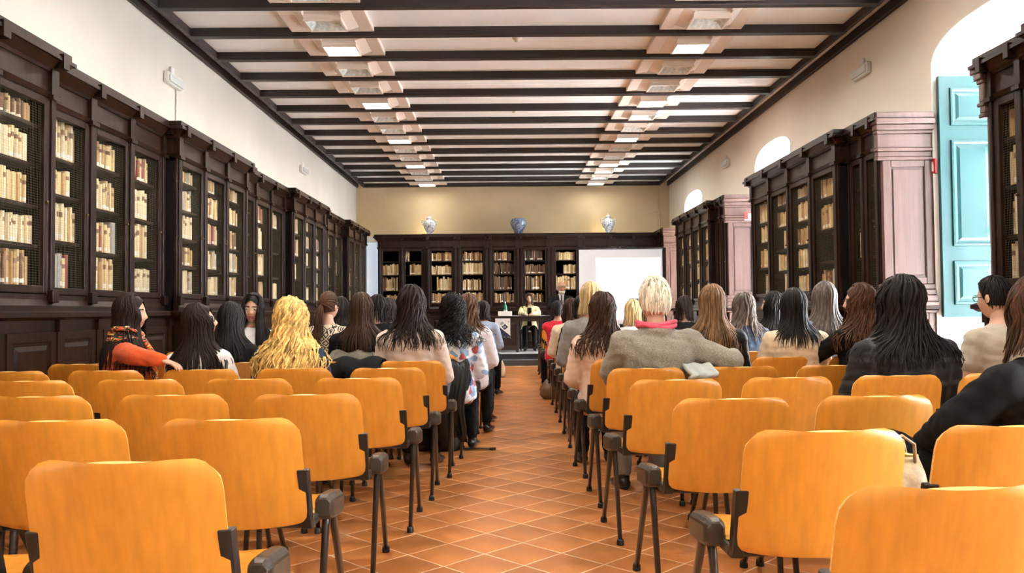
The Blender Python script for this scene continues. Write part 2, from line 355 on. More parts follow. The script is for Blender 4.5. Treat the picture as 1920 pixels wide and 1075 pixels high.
def bookcase(label, loc, rz, Wd, nb, D, rows, mesh=True, pw=.085, end=None, palette='cream', bayname='', group=None, fill=1.0, dz=0.0, ends=(True, True), single_stile=False):
    """front at local y=0 facing -y, depth D backwards, x along the case. rows[b] = list of shelf heights"""
    t = thing('bookcase', label, 'bookcase', loc, rz, group)
    top = 2.85 + dz; Z0, Z1 = 1.23, 2.52
    bw = (Wd - pw) / nb
    c = MB()   # carcass
    c.box(0, Wd, D-.025, D, 0, top-.02); c.box(0, .025, 0.02, D-.02, .1, 2.7); c.box(Wd-.025, Wd, .02, D-.02, .1, 2.7)
    c.box(.02, Wd-.02, .02, D-.02, 1.15, 1.225); c.box(.02, Wd-.02, .02, D-.02, 2.54, 2.60)
    for b in range(1, nb): x = pw/2 + bw*b; c.box(x-.012, x+.012, .03, D-.02, 1.225, 2.54)
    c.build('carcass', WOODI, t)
    co = MB(); co.box(.0, Wd, -.004, .06, 2.50, 2.74); mould(co, 0, Wd, [(a*1, b, p, q) for a, b, p, q in CORN], ends, D-.002)
    co.box(-.078 if ends[0] else 0, Wd + (.078 if ends[1] else 0), -.078, D-.003, 2.812, top)
    for b in range(nb+1):
        x = pw/2 + bw*b; co.box(x-pw*.5, x+pw*.5, -.035, .0, 2.52, 2.76); co.box(x-pw*.42, x+pw*.42, -.108, -.04, 2.725, 2.822)
        co.box(x-pw*.5-.01, x+pw*.5+.01, -.05, .0, 2.515, 2.545)
    co.build('cornice', WOOD, t)
    for b in range(nb+1):
        x = pw/2 + bw*b; p = MB(); p.box(x-pw*.28, x+pw*.28, -.028, .02, 1.25, 2.53); p.box(x-pw*.5, x+pw*.5, -.012, .02, 1.22, 2.53)
        p.box(x-pw*.45, x+pw*.45, -.05, .02, 1.17, 1.255)
        p.build('pilaster', WOOD, t, bev=.005)
    bs = MB(); mould(bs, 0, Wd, [(1.115, 1.15, .03, .03), (1.15, 1.19, .026, .008), (1.19, 1.225, .006, .006)], (False, False), .04); bs.build('base_moulding', WOOD, t)
    lg = MB(); mould(lg, 0, Wd, [(1.055, 1.075, .08, .105), (1.075, 1.105, .115, .115), (1.105, 1.117, .11, .09)], ends, D-.003); lg.build('ledge', WOOD, t)
    lo = MB(); lo.box(0, Wd, -.07, D-.003, .10, 1.057)
    for b in range(nb+1): x = pw/2 + bw*b; lo.box(x-pw*.5, x+pw*.5, -.085, -.06, .10, 1.03); lo.box(x-pw*.55, x+pw*.55, -.10, -.06, .98, 1.055)
    lo.build('lower_cabinet', WOOD, t)
    pl = MB(); mould(pl, 0, Wd, [(0, .085, .095, .095), (.085, .105, .09, .072)], (False, False), D-.003); pl.build('plinth', WOOD, t)
    inv = Matrix.Translation(loc) @ Matrix.Rotation(rz, 4, 'Z')
    for b in range(nb):
        xa, xb = pw/2 + bw*b + pw*.5 + .004, pw/2 + bw*(b+1) - pw*.5 - .004
        st = .038; dr = MB()
        dr.box(xa, xa+st, -.012, .02, Z0, Z1); dr.box(xb-st, xb, -.012, .02, Z0, Z1)
        dr.box(xa+st, xb-st, -.012, .02, Z0, Z0+.05); dr.box(xa+st, xb-st, -.012, .02, Z1-.05, Z1)
        dr = dr.build('door', WOOD, t, bev=.004)
        if mesh:
            w = link('wire_mesh', wire_mesh(xb-xa-2*st, Z1-Z0-.1), dr, 'stuff'); w.location = (xa+st, .012, Z0+.05)
        k = MB().ball((xb-st*.5, -.022, 1.83), .011, 8, 6).build('knob', mat('dark_brass', (.12, .08, .04), .4, metal=.8), dr, True)
        # lower raised panel door
        q = [(xa+.012, .17), (xb-.012, .17), (xb-.012, .98), (xa+.012, .98)]; xm = (xa+xb)/2
        def ring(ins, dd): return [(a + (ins if a < xm else -ins), -.07-dd, z + (ins if z < .5 else -ins)) for a, z in q]
        MB().loft([ring(0, -.002), ring(.003, .014), ring(.06, .014), ring(.07, .004), ring(.085, .004), ring(.115, .012)]).build('lower_door', WOOD, t)
        zs = rows[b]
        for r, z in enumerate(zs):
            if r: MB().box(xa+.0, xb-.0, .05, D-.026, z-.022, z).build('shelf', WOOD, t)
            x = xa + .015; zn = (zs[r+1] - .03) if r+1 < len(zs) else Z1-.02
            if palette is None: continue
            rg = random.Random(hash((round(loc[1], 2), round(loc[0], 2), b, r)) % 99991)
            xe = xa + (xb-xa) * min(1.0, fill * rg.uniform(.85, 1.15)) - .01
            if rg.random() < .04: continue
            if rg.random() < .08: xe = xa + (xb-xa) * rg.uniform(.3, .6)
            if rg.random() < .1: x += (xb-xa) * rg.uniform(.2, .4)
            base = rg.uniform(.74, .96) * (zn - z); seq = 0; tone = rg.choice(PAL[palette]); thick = rg.uniform(.022, .04)
            while True:
                tk = thick * rg.uniform(.65, 1.5); hh = min(zn - z - .012, base * rg.uniform(.84, 1.08)); dp = min(D-.16, .19 * rg.uniform(.8, 1.15))
                if x + tk > xe: break
                nm = rg.choice(tone); y = .06 + rg.uniform(0, .02); lean = 0
                if rg.random() < .05 and x + tk + .05 < xe: lean = rg.uniform(.06, .16)
                Mx = inv @ Matrix.Translation((x, y, z + .0005)) @ Matrix.Rotation(lean, 4, 'Y')
                BOOKS.append(dict(M=Mx, d=(tk, dp, hh), col=nm, bay='%s' % bayname[b], row=len(zs)-1-r, seq=seq, hh=hh)); seq += 1
                x += tk + .0012 + (hh * math.sin(lean) if lean else 0)
    if end: end_panel(t, Wd if end > 0 else 0, D, end, top, WOODC if 'corner' in label else WOODL)
    return t
WOODC = mat('brown_walnut_end', (0.075, 0.036, 0.025), .35, var=.25, vscale=4, stretch=(7, 7, .5))
def end_panel(t, x, D, s, top, WOODL=WOODL):
    """carved pilaster panel closing the side of a case (at local x, outward s)"""
    e = MB(); X = lambda a, b: (min(x+s*a, x+s*b), max(x+s*a, x+s*b))
    e.box(*X(0, .03), 0.0, D-.004, 1.2, 2.55); e.box(*X(0, .035), 0, D-.004, .1, 1.08)
    for y0, y1 in ((0.0, .075), (D-.08, D-.004)): e.box(*X(.03, .05), y0, y1, 1.3, 2.42)
    e.box(*X(.03, .05), .075, D-.08, 2.36, 2.42); e.box(*X(.03, .05), .075, D-.08, 1.3, 1.36)
    e.box(*X(.03, .04), .095, D-.10, 1.38, 2.34)
    for y0, y1 in ((0.0, .07), (D-.075, D-.004)): e.box(*X(.035, .055), y0, y1, .15, 1.04)
    e.box(*X(.035, .055), .07, D-.075, .98, 1.04); e.box(*X(.035, .055), .07, D-.075, .15, .22); e.box(*X(.035, .05), .10, D-.105, .26, .94)
    e.build('end_panel', WOODL, t, bev=.006)
    c = MB()
    for z0, z1, a in ((2.42, 2.45, .065), (2.45, 2.50, .055), (2.50, 2.53, .075), (2.53, 2.66, .06), (2.66, 2.69, .075), (2.69, 2.74, .095), (2.74, 2.79, .12), (2.79, 2.85, .10)):
        c.box(*X(0, a), -.02 - a*.5, D-.004, z0, z1 + (.0 if z1 < 2.84 else top-2.85))
    c.build('capital', WOODL, t, bev=.007)
    b = MB()
    for z0, z1, a in ((1.04, 1.10, .09), (1.10, 1.14, .12), (1.14, 1.20, .10), (1.20, 1.25, .08), (1.25, 1.30, .065), (0, .1, .08), (.1, .15, .065)):
        b.box(*X(0, a), -.02 - a*.3, D-.004, z0, z1)
    b.build('pedestal', WOODL, t, bev=.008)
PAL = {'cream': [['cream', 'cream', 'ivory', 'tan'], ['ivory', 'cream', 'ivory', 'ivory'], ['cream', 'tan', 'tan', 'brown'], ['cream', 'russet', 'cream', 'grey'], ['ivory', 'cream', 'grey', 'tan']],
       'gold': [['tan', 'cream', 'cream', 'ivory'], ['tan', 'tan', 'brown', 'cream'], ['cream', 'ivory', 'tan', 'cream']],
       'dim': [['brown', 'dark', 'tan', 'brown'], ['dark', 'brown', 'dark', 'brown'], ['tan', 'brown', 'dark', 'tan']],
       'mix': [['tan', 'cream', 'cream', 'brown'], ['cream', 'tan', 'ivory', 'cream'], ['tan', 'cream', 'brown', 'cream']]}
R5 = [1.282, 1.55, 1.81, 2.08, 2.345]; R4 = [1.282, 1.58, 1.92, 2.25]; R4b = [1.282, 1.62, 1.95, 2.21]
rb = random.Random(3)
LX = [('prot', 3.46, 5.50), ('rec', 5.50, 7.53), ('prot', 7.53, 9.57), ('rec', 9.57, 11.60), ('prot', 11.60, 13.65), ('rec', 13.65, 15.65), ('prot', 15.65, 17.65)]
fixed = {1: [R4b, R4, R4], 0: [R5, R5, R5], 2: [R5, R5, R5]}
words = ['nearest', 'second', 'third', 'fourth', 'fifth', 'sixth', 'farthest']
bayc = 0
LX = [('rec', 1.43, 3.46)] + LX
for i, (kd, ya, yb) in enumerate(LX):
    i -= 1
    fx = -3.03 if kd == 'prot' else -3.14
    rows = fixed.get(i, [rb.choice([R5, R4, R4b, R5]) for _ in range(3)])
    bn = ['%s left wall bay' % ordn(i*3 + b) for b in range(3)]
    lab = ('%s dark walnut bookcase on the left wall, its front %s the next' % (words[i] if i >= 0 else 'beyond-view', 'standing proud of' if kd == 'prot' else 'set back from'))
    if i < 0: lab = 'dark walnut bookcase on the left wall beside the viewer, out of view'
    bookcase(lab, (fx, ya, 0), PI/2, yb-ya-.004, 3, fx-XL, rows, palette=('cream' if i >= 0 else None), bayname=bn, group='bookcases along the left wall', ends=(kd == 'prot', kd == 'prot'))
def right_case(lab, y_far, y_near, front, nb, end, nm, rows=None, pw=.09, pal='gold', ends=None):
    rr = rows or [rb.choice([R5, R4, R4b, R4]) for _ in range(nb)]
    bn = ['%s of %s' % (ordn(nb-1-b) + ' bay', nm) for b in range(nb)]
    bookcase(lab, (front, y_far, 0), -PI/2, y_far-y_near-.004, nb, XR-front, rr, palette=pal, bayname=bn, group='bookcases along the right wall', pw=pw, end=end, ends=ends or (True, True))
right_case('dark bookcase at the right picture edge in front of the teal shutter', 5.69, 4.98, 3.40, 2, -1, 'right edge case', pw=.06, ends=(True, False))
right_case('dark bookcase on the right wall beside the viewer, mostly out of frame', 4.98, 2.45, 3.30, 4, None, 'the right wall case by the viewer', pal=None)
right_case('narrow two-bay bookcase with pinkish end panel left of the teal shutter', 8.08, 7.40, 3.40, 2, 1, 'case by teal shutter', [R4, R4], pw=.06, ends=(False, True))
right_case('four-bay dark bookcase beyond the two-bay case near the teal shutter', 10.95, 8.08, 3.30, 4, None, 'four-bay right case')
right_case('narrow two-bay bookcase with peach end panel below the small red sign', 13.30, 12.66, 3.42, 2, 1, 'case under red sign', [R4, R4], pw=.06, ends=(False, True))
right_case('four-bay glossy bookcase beyond the peach end panel on the right wall', 15.9, 13.30, 3.32, 4, None, 'far right case')
right_case('dark bookcase end with brown pilaster in the back right corner', 19.25, 17.62, 3.42, 3, 1, 'the corner case', pw=.08, pal=None)
RB = [1.282, 1.57, 1.93, 2.24]
bookcase('two-bay left end of the open-shelved bookcase on the back wall', (-2.93, 18.72, 0), 0, 1.10, 2, YB-18.72, [RB, RB], mesh=False, pw=.07, palette='mix', bayname=['first back wall bay', 'second back wall bay'], group='bookcases on the back wall', ends=(True, False))
bk = [('gold', 1), ('mix', 1), ('dim', 1), ('dim', 1), ('mix', 1), ('mix', 1)]
for b in range(6):
    bookcase('%s wide bay of the dark bookcase on the back wall' % ordn(b), (-1.83 + .708*b, 18.66, 0), 0, .706, 1, YB-18.66, [RB], mesh=False, pw=.085, palette=bk[b][0], bayname=['%s back wall bay' % ordn(b+2)], group='bookcases on the back wall', ends=(b == 0, b == 5), fill=1.0)
bookcase('two-bay right end of the back wall bookcase behind the projection screen', (2.42, 18.72, 0), 0, .98, 2, YB-18.72, [RB, RB], mesh=False, pw=.07, palette='dim', bayname=['ninth back wall bay', 'tenth back wall bay'], group='bookcases on the back wall', ends=(False, False))
# ------------------------------------------------------------------ books
BC = {'cream': (.66, .50, .26), 'ivory': (.74, .62, .40), 'tan': (.44, .27, .11), 'brown': (.16, .075, .03), 'russet': (.26, .05, .03), 'grey': (.36, .34, .30), 'dark': (.06, .035, .02)}
BM = {k: mat('book_' + k, v, .6, var=.22, vscale=9, stretch=(3, 1, 1), rnd=.14) for k, v in BC.items()}
PAGES = mat('book_pages', (.62, .52, .36), .8); STICK = mat('book_paper_label', (.80, .76, .66), .7); TITLE = mat('book_title_patch', (.22, .12, .06), .6)
def book_mesh(col, lab):
    n = 5; prof = [(.5 - .5*math.cos(PI*k/(n-1)), .10 - .10*math.sin(PI*k/(n-1))) for k in range(n)]      # unit book: rounded spine toward -y
    mb = MB(); zb = [0, .07, .20, .66, .80, 1] if lab else [0, .33, .36, .66, .69, 1]
    for k in range(5):
        mi = 0
        if lab and k == 1: mi = 2
        if lab and k == 3: mi = 3
        for i in range(n-1): mb.add([(prof[i][0], prof[i][1], zb[k]), (prof[i+1][0], prof[i+1][1], zb[k]), (prof[i+1][0], prof[i+1][1], zb[k+1]), (prof[i][0], prof[i][1], zb[k+1])], [(0, 1, 2, 3)], mi)
    mb.add([(0, .1, 0), (0, 1, 0), (0, 1, 1), (0, .1, 1)], [(0, 1, 2, 3)]); mb.add([(1, .1, 0), (1, 1, 0), (1, 1, 1), (1, .1, 1)], [(0, 1, 2, 3)])
    for z in (0, .985): mb.add([(p[0], p[1], z) for p in prof] + [(1, 1, z), (0, 1, z)], [tuple(range(n+2))], 1)
    mb.add([(0, 1, 0), (1, 1, 0), (1, 1, 1), (0, 1, 1)], [(0, 1, 2, 3)], 1)
    return mb.mesh('book', [BM[col], PAGES, STICK, TITLE])
BME = {(c, l): book_mesh(c, l) for c in BC for l in (0, 1)}
def project(p):
    c = cam.matrix_world.inverted() @ p
    return (960 + FPX * c.x / -c.z, 537.5 - FPX * c.y / -c.z, -c.z)
for b in BOOKS:
    p = b['M'] @ Vector((b['d'][0]/2, 0, b['d'][2]/2)); px, py, d = project(p)
    n = (b['M'].to_3x3() @ Vector((0, -1, 0))); v = (cam.location if False else Vector((0, 0, CAMZ))) - p
    b['area'] = b['d'][0] * b['d'][2] / d**2 * max(0, n.dot(v.normalized())) * (1 if (0 < px < 1920 and 0 < py < 556) else 0)
BOOKS.sort(key=lambda b: -b['area'])
rb2 = random.Random(5)
for b in BOOKS[:300]:
    o = thing('book', '%s %s book, %s on %s shelf down, %s' % ('tall' if b['hh'] > .24 else 'short' if b['hh'] < .17 else 'upright', b['col'], ordn(b['seq']), ordn(b['row']), b['bay']),
              'book', group='old books on the wall shelves', mesh=BME[(b['col'], 1 if rb2.random() < .55 else 0)])
    o.matrix_world = b['M'] @ Matrix.Diagonal((*b['d'], 1))
V = []; Q = []; MI = []; names = list(BC) + ['_p', '_s']
mm = [BM[k] for k in BC] + [PAGES, STICK]
for b in BOOKS[300:]:
    w, dp, h = b['d']; o = len(V); z1 = h * .08; z2 = h * .2
    pts = [(0, .012), (w*.5, 0), (w, .012)]
    for z in (0, z1, z2, h):
        for x, y in pts: V.append(b['M'] @ Vector((x, y, z)))
    V.extend(b['M'] @ Vector(p) for p in ((0, dp, 0), (w, dp, 0), (0, dp, h), (w, dp, h)))
    ci = names.index(b['col']); st = rb2.random() < .5
    for k in range(3):
        for i in range(2):
            Q.append((o+3*k+i, o+3*k+i+1, o+3*k+4+i, o+3*k+3+i)); MI.append(names.index('_s') if (k == 1 and st) else ci)
    Q.append((o+0, o+12, o+14, o+9)); MI.append(ci); Q.append((o+2, o+11, o+15, o+13)); MI.append(ci)
    Q.append((o+9, o+14, o+15, o+11)); MI.append(names.index('_p'))
me = mesh_np('books', np.array([tuple(v) for v in V]), np.array(Q), mm)
me.polygons.foreach_set('use_smooth', [False]*len(me.polygons)); me.polygons.foreach_set('material_index', np.array(MI, dtype=np.int32))
o = link('shelved_books', me, None, 'stuff'); tag(o, 'all the smaller old books filling the far and lower shelves', 'books')
# ------------------------------------------------------------------ plywood chairs
PLY = mat('orange_plywood', (0.59, 0.243, 0.028), .33, var=.11, vscale=2.6, stretch=(16, 16, .55), bump=.02, bscale=90, coat=.25, rnd=.06)
PLYE = mat('plywood_edge', (0.80, 0.46, 0.13), .4, var=.15, vscale=3, stretch=(1, 1, 90))
STEEL = mat('black_tube', (0.012, 0.012, 0.014), .30, coat=.4)
BLOCK = mat('dark_bronze_cast', (0.060, 0.050, 0.038), .34, metal=.35, bump=.15, bscale=220)
def plate(fn, nu, nv, th):
    """fn(u,v) -> point, u,v in [0,1]; two skins and an edge band"""
    g = np.array([[fn(i/nu, j/nv) for i in range(nu+1)] for j in range(nv+1)])
    du = np.gradient(g, axis=1); dv = np.gradient(g, axis=0); n = np.cross(du, dv); n /= np.linalg.norm(n, axis=2, keepdims=True) + 1e-9
    a = g + n * th/2; b = g - n * th/2; mb = MB()
    for G, fl in ((a, False), (b, True)):
        fs = []
        for j in range(nv):
            for i in range(nu):
                q = (j*(nu+1)+i, j*(nu+1)+i+1, (j+1)*(nu+1)+i+1, (j+1)*(nu+1)+i); fs.append(q[::-1] if fl else q)
        mb.add(G.reshape(-1, 3).tolist(), fs, 0)
    loop = [(0, i) for i in range(nu+1)] + [(j, nu) for j in range(1, nv+1)] + [(nv, i) for i in range(nu-1, -1, -1)] + [(j, 0) for j in range(nv-1, 0, -1)]
    m = len(loop); c = g + 0
    vs = [a[j, i] for j, i in loop] + [b[j, i] for j, i in loop]
    mb.add(vs, [(k, (k+1) % m, m+(k+1) % m, m+k) for k in range(m)], 1)
    return mb
def backfn(u, v):
    v = .5 - .5*math.cos(PI*v); u = .5 - .5*math.cos(PI*u); x = 2*u - 1
    hw = .216 - .006*v
    rt, rbm = .055, .03
    zt = v * .325
    if zt > .325 - rt: q = (zt - (.325-rt)) / rt; hw -= rt * (1 - math.sqrt(max(0, 1-q*q)))
    if zt < rbm: q = 1 - zt/rbm; hw -= rbm * (1 - math.sqrt(max(0, 1-q*q)))
    z = .452 + zt - .016*(1-x*x)*(1-v) - .006*x*x*v
    y = .075*(1-v)**1.1 + .035*x*x*(.6+.4*v) - .012*v**3
    return (x*hw, y - .02, z)
def seatfn(u, v):
    v = .5 - .5*math.cos(PI*v); u = .5 - .5*math.cos(PI*u); x = 2*u - 1; hw = .218; r = .05
    d = v*.40
    if d > .40-r: q = (d-(.40-r))/r; hw -= r*(1-math.sqrt(max(0, 1-q*q)))
    if d < r: q = 1-d/r; hw -= r*(1-math.sqrt(max(0, 1-q*q)))
    z = .447 + .012*x*x - .012*math.sin(PI*v) - (.05*((v-.78)/.22)**2 if v > .78 else 0) + (.015*((.2-v)/.2)**2 if v < .2 else 0)
    return (x*hw, .13 + d, z)
CH = {}
CH['backrest'] = plate(backfn, 18, 14, .015).mesh('backrest', [PLY, PLYE], True)
CH['seat'] = plate(seatfn, 14, 12, .012).mesh('seat', [PLY, PLYE], True)
for k in ('backrest', 'seat'):
    b = bmesh.new(); b.from_mesh(CH[k]); bmesh.ops.recalc_face_normals(b, faces=b.faces); b.to_mesh(CH[k]); b.free()
for sg, nm in ((-1, 'l'), (1, 'r')):
    br = MB()   # black clip that grips the lower side edge of the back and runs down to the casting
    pts = [backfn(0 if sg < 0 else 1, 0.0)]
    rings = []
    for z, y in ((.425, .10), (.45, .085), (.52, .068), (.58, .05), (.617, .04)):
        x0, x1 = sg*.194, sg*.226
        rings.append([(x0, y-.016, z), (x1, y-.010, z), (x1, y+.022, z), (x0, y+.018, z)])
    br.loft(rings)
    br.loft([[(sg*.198, .085, .428), (sg*.224, .085, .428), (sg*.224, .20, .432), (sg*.198, .20, .432)], [(sg*.198, .085, .452), (sg*.224, .085, .452), (sg*.224, .19, .452), (sg*.198, .19, .452)]])
    CH['bracket'+nm] = br.mesh('back_bracket', BLACK, bev=.003)
    bl = MB()   # cast junction block outside the seat
    rings = []
    for y, h, w in ((.165, .030, .024), (.185, .040, .031), (.26, .042, .032), (.34, .040, .031), (.36, .030, .024)):
        cx = sg*.242; zc = .462 - (y-.26)*.10
        rings.append([(cx-w, y, zc-h*.8), (cx-w*.6, y, zc-h), (cx+w*.6, y, zc-h), (cx+w, y, zc-h*.8), (cx+w, y, zc+h*.55), (cx+w*.55, y, zc+h), (cx-w*.55, y, zc+h), (cx-w, y, zc+h*.55)])
    bl.loft(rings); bl.box(min(sg*.21, sg*.228), max(sg*.21, sg*.228), .11, .34, .425, .455)
    CH['block'+nm] = bl.mesh('junction_block', BLOCK, bev=.004)
    sc = MB().loft([[(sg*.205, y, .462-(y-.3)*.02), (sg*.236, y, .458-(y-.3)*.02), (sg*.236, y, .428), (sg*.205, y, .432)] for y in (.20, .30, .42)])
    CH['clip'+nm] = sc.mesh('seat_clip', BLACK, bev=.004)
    for fb, yt, yb in (('b', .225, .165), ('f', .315, .585)):
        CH['leg'+nm+fb] = MB().tube([(sg*.242, yt, .45), (sg*.238, yt+(yb-yt)*.06, .40), (sg*.228, yb, .012)], [(.020, .014), (.017, .0125), (.0125, .0105)], 10, up=(0, 1, 0)).mesh('leg', STEEL, True)
        CH['cap'+nm+fb] = MB().lathe([(.0, 0), (.017, 0), (.018, .006), (.0165, .022), (.0125, .03)], 10, (sg*.228, yb, 0)).mesh('foot_cap', BLACK, True)
CH['bar'] = MB().tube([(-.24, .27, .432), (.24, .27, .432)], .012, 8).tube([(-.22, .12, .43), (.22, .12, .43)], .01, 8).tube([(-.235, .38, .425), (.235, .38, .425)], .01, 8).mesh('cross_bar', STEEL, True)
def chair(x, y, rz, label, far=False, group='orange plywood chairs in rows facing the front'):
    t = thing('plywood_chair', label, 'chair', (x, y, 0), rz, group)
    link('seat', CH['seat'], t); link('backrest', CH['backrest'], t); link('cross_bar', CH['bar'], t)
    for s in 'lr':
        link('back_bracket', CH['bracket'+s], t); link('junction_block', CH['block'+s], t)
        if not far: link('seat_clip', CH['clip'+s], t)
        for fb in 'bf':
            l = link('leg', CH['leg'+s+fb], t)
            link('foot_cap', CH['cap'+s+fb], l)
    return t
LROW = [(1.78, -.83), (2.46, -.83), (3.19, -.775), (3.94, -.715), (4.62, -.67), (5.25, -.61), (5.95, -.57), (6.75, -.50)] + [(7.5+.75*k, -.48+.004*k) for k in range(10)]
RROW = [(1.44, .79), (2.12, .82), (2.88, .79), (3.68, .755), (4.40, .745), (5.20, .74), (5.95, .74), (6.70, .75)] + [(7.45+.75*k, .76+.006*k) for k in range(10)]
LN = [3, 4, 5, 5, 5, 5, 5, 5] + [4]*10
RN = [2, 2, 3, 4, 5, 5, 5, 5] + [4]*10
rc = random.Random(11)
SKIP = set()
SEAT = {}
for blk, rows, ns, sg in (('l', LROW, LN, -1), ('r', RROW, RN, 1)):
    for r, (y, x0) in enumerate(rows):
        for k in range(ns[r]):
            if (blk, r, k) in SKIP: continue
            p = .525
            x = x0 + sg*p*k; rz = RAD((0.6 if sg < 0 else 3.2) + rc.uniform(-1.2, 1.2)); yy = y + (0.0 if sg < 0 else .055*p*k/.525) + rc.uniform(-.015, .015)
            side = 'left' if sg < 0 else 'right'
            where = 'aisle seat' if k == 0 else '%s seat from the aisle' % ordn(k)
            nm = 'orange plywood chair, %s in the %s row of the %s block' % (where, 'nearest' if r == 0 else ordn(r), side)
            SEAT[(blk, r, k)] = chair(x, yy, rz, nm, far=r > 6)
# ------------------------------------------------------------------ people
SKIN = mat('skin', (0.62, 0.36, 0.25), .5, var=.06, vscale=6); SKINT = mat('skin_tanned', (0.50, 0.27, 0.17), .5, var=.06, vscale=6)
LIPS = mat('lips', (0.42, 0.13, 0.11), .4); BROW = mat('brow', (0.03, 0.017, 0.012), .8); EYEW = mat('eye_white', (0.8, 0.78, 0.74), .2); IRIS = mat('iris', (0.015, 0.009, 0.006), .15)
def hairm(name, c, v=.35, rough=.46): return mat('hair_' + name, c, rough, var=v, vscale=26, stretch=(3, 3, .5), spec=.18, attr='tone')
HAIR = {'black': hairm('black', (.010, .007, .006)), 'dark': hairm('dark', (.015, .008, .0055)), 'brown': hairm('brown', (.075, .034, .016)), 'chestnut': hairm('chestnut', (.045, .019, .010)),
        'lightbrown': hairm('lightbrown', (.19, .105, .048), .45), 'blond': hairm('blond', (.70, .44, .15), .5), 'paleblond': hairm('paleblond', (.60, .44, .22), .3), 'white': hairm('white', (.86, .80, .66), .12, .6), 'ash': hairm('ash', (.13, .105, .09), .4), 'greywhite': hairm('greywhite', (.62, .58, .52), .15, .6)}  # light on darker hair is put into the dull grey tone
def cloth(name, c, var=.12, vs=14, rough=.85, bump=.35, bs=22, **k): return mat('cloth_' + name, c, rough, var=var, vscale=vs, bump=bump, bscale=bs, sheen=(.12 if max(c) > .1 else 0), spec=(.4 if max(c) > .1 else .15), **k)
CL = {'black': cloth('black', (.008, .008, .009)), 'leather': mat('black_leather', (.009, .009, .010), .40, spec=.35, bump=.4, bscale=30), 'orange': cloth('orange', (.62, .085, .012)), 'white': cloth('white', (.78, .74, .74), .05),
      'beige': cloth('beige_pink', (.62, .50, .42), .06), 'cream': cloth('cream', (.74, .60, .42), .05), 'palepink': cloth('pale_pink', (.70, .50, .38), .06), 'grey': cloth('grey_knit', (.25, .24, .23), .15, 30), 'denim': cloth('denim', (.05, .075, .13), .35, 20),
      'darkdenim': cloth('dark_denim', (.025, .035, .06), .35, 20), 'tweed': cloth('tweed', (.27, .245, .20), .28, 160, bump=.3, bs=120), 'red': cloth('red', (.60, .012, .04)), 'navy': cloth('navy', (.015, .02, .045)), 'sand': cloth('sand', (.47, .42, .33), .06),
      'yellowcream': cloth('pale_yellow', (.78, .68, .36), .05), 'maroon': cloth('maroon', (.16, .015, .02)), 'greypants': cloth('grey_trousers', (.23, .22, .20), .1), 'blue': cloth('pale_blue', (.38, .47, .66), .06), 'white2': cloth('white_cotton', (.85, .82, .86), .04), 'khaki': cloth('khaki', (.12, .11, .08), .3), 'bluegrey': cloth('blue_grey', (.16, .19, .27), .25, 20), 'pink': cloth('pink_scarf', (.75, .10, .16), .25)}
def pattern(name, kind):
    m = mat('cloth_' + name, (.5, .5, .5), .85); nt = m.node_tree; N = nt.nodes; L = nt.links; b = N['Principled BSDF']
    tc = N.new('ShaderNodeTexCoord'); mp = N.new('ShaderNodeMapping'); L.new(tc.outputs['Object'], mp.inputs[0]); cr = N.new('ShaderNodeValToRGB'); L.new(cr.outputs[0], b.inputs['Base Color']); e = cr.color_ramp
    def stops(*st):
        while len(e.elements) < len(st): e.elements.new(.5)
        for q, (p, c) in zip(e.elements, st): q.position = p; q.color = (*c, 1)
        e.interpolation = 'CONSTANT'
    if kind == 'diamond':
        w = N.new('ShaderNodeTexVoronoi'); w.distance = 'MANHATTAN'; w.inputs['Scale'].default_value = 13; w.inputs['Randomness'].default_value = .0; L.new(mp.outputs[0], w.inputs['Vector'])
        mp.inputs['Rotation'].default_value = (0, 0, 0); L.new(w.outputs['Distance'], cr.inputs[0]); stops((0, (.02, .02, .02)), (.18, (.62, .52, .38)), (.34, (.02, .02, .02)), (.5, (.62, .52, .38)), (.68, (.02, .02, .02)), (.85, (.62, .52, .38)))
    elif kind == 'floral':
        w = N.new('ShaderNodeTexVoronoi'); w.inputs['Scale'].default_value = 20; L.new(mp.outputs[0], w.inputs['Vector']); w2 = N.new('ShaderNodeSeparateColor'); L.new(w.outputs['Color'], w2.inputs[0]); L.new(w2.outputs[0], cr.inputs[0])
        stops((0, (.82, .84, .9)), (.45, (.30, .42, .62)), (.62, (.85, .85, .9)), (.80, (.5, .12, .12)), (.88, (.05, .10, .22)), (.93, (.85, .87, .9)))
    elif kind == 'scarf':
        w = N.new('ShaderNodeTexNoise'); w.inputs['Scale'].default_value = 9; w.inputs['Distortion'].default_value = 1.5; mp.inputs['Scale'].default_value = (1, 1, 2.2); L.new(mp.outputs[0], w.inputs['Vector']); L.new(w.outputs['Fac'], cr.inputs[0])
        stops((0, (.62, .07, .01)), (.38, (.75, .52, .10)), (.44, (.02, .028, .022)), (.52, (.70, .11, .02)), (.56, (.02, .028, .022)), (.63, (.72, .5, .3)))
    elif kind == 'plaid':
        mx = None
        for ax, (sx, sz) in enumerate(((30, 0), (0, 24))):
            w = N.new('ShaderNodeTexWave'); w.inputs['Scale'].default_value = 1.0; w.bands_direction = 'X' if ax == 0 else 'Z'; w.inputs['Distortion'].default_value = .6; w.inputs['Scale'].default_value = 2.6 if ax == 0 else 2.9
            L.new(mp.outputs[0], w.inputs['Vector']); p = N.new('ShaderNodeMath'); p.operation = 'POWER'; p.inputs[1].default_value = 14; L.new(w.outputs['Fac'], p.inputs[0])
            if mx is None: mx = p
            else: a = N.new('ShaderNodeMath'); a.operation = 'MAXIMUM'; L.new(mx.outputs[0], a.inputs[0]); L.new(p.outputs[0], a.inputs[1]); L.new(a.outputs[0], cr.inputs[0])
        stops((0, (.010, .009, .011)), (.5, (.045, .042, .05))); e.interpolation = 'LINEAR'
    return m
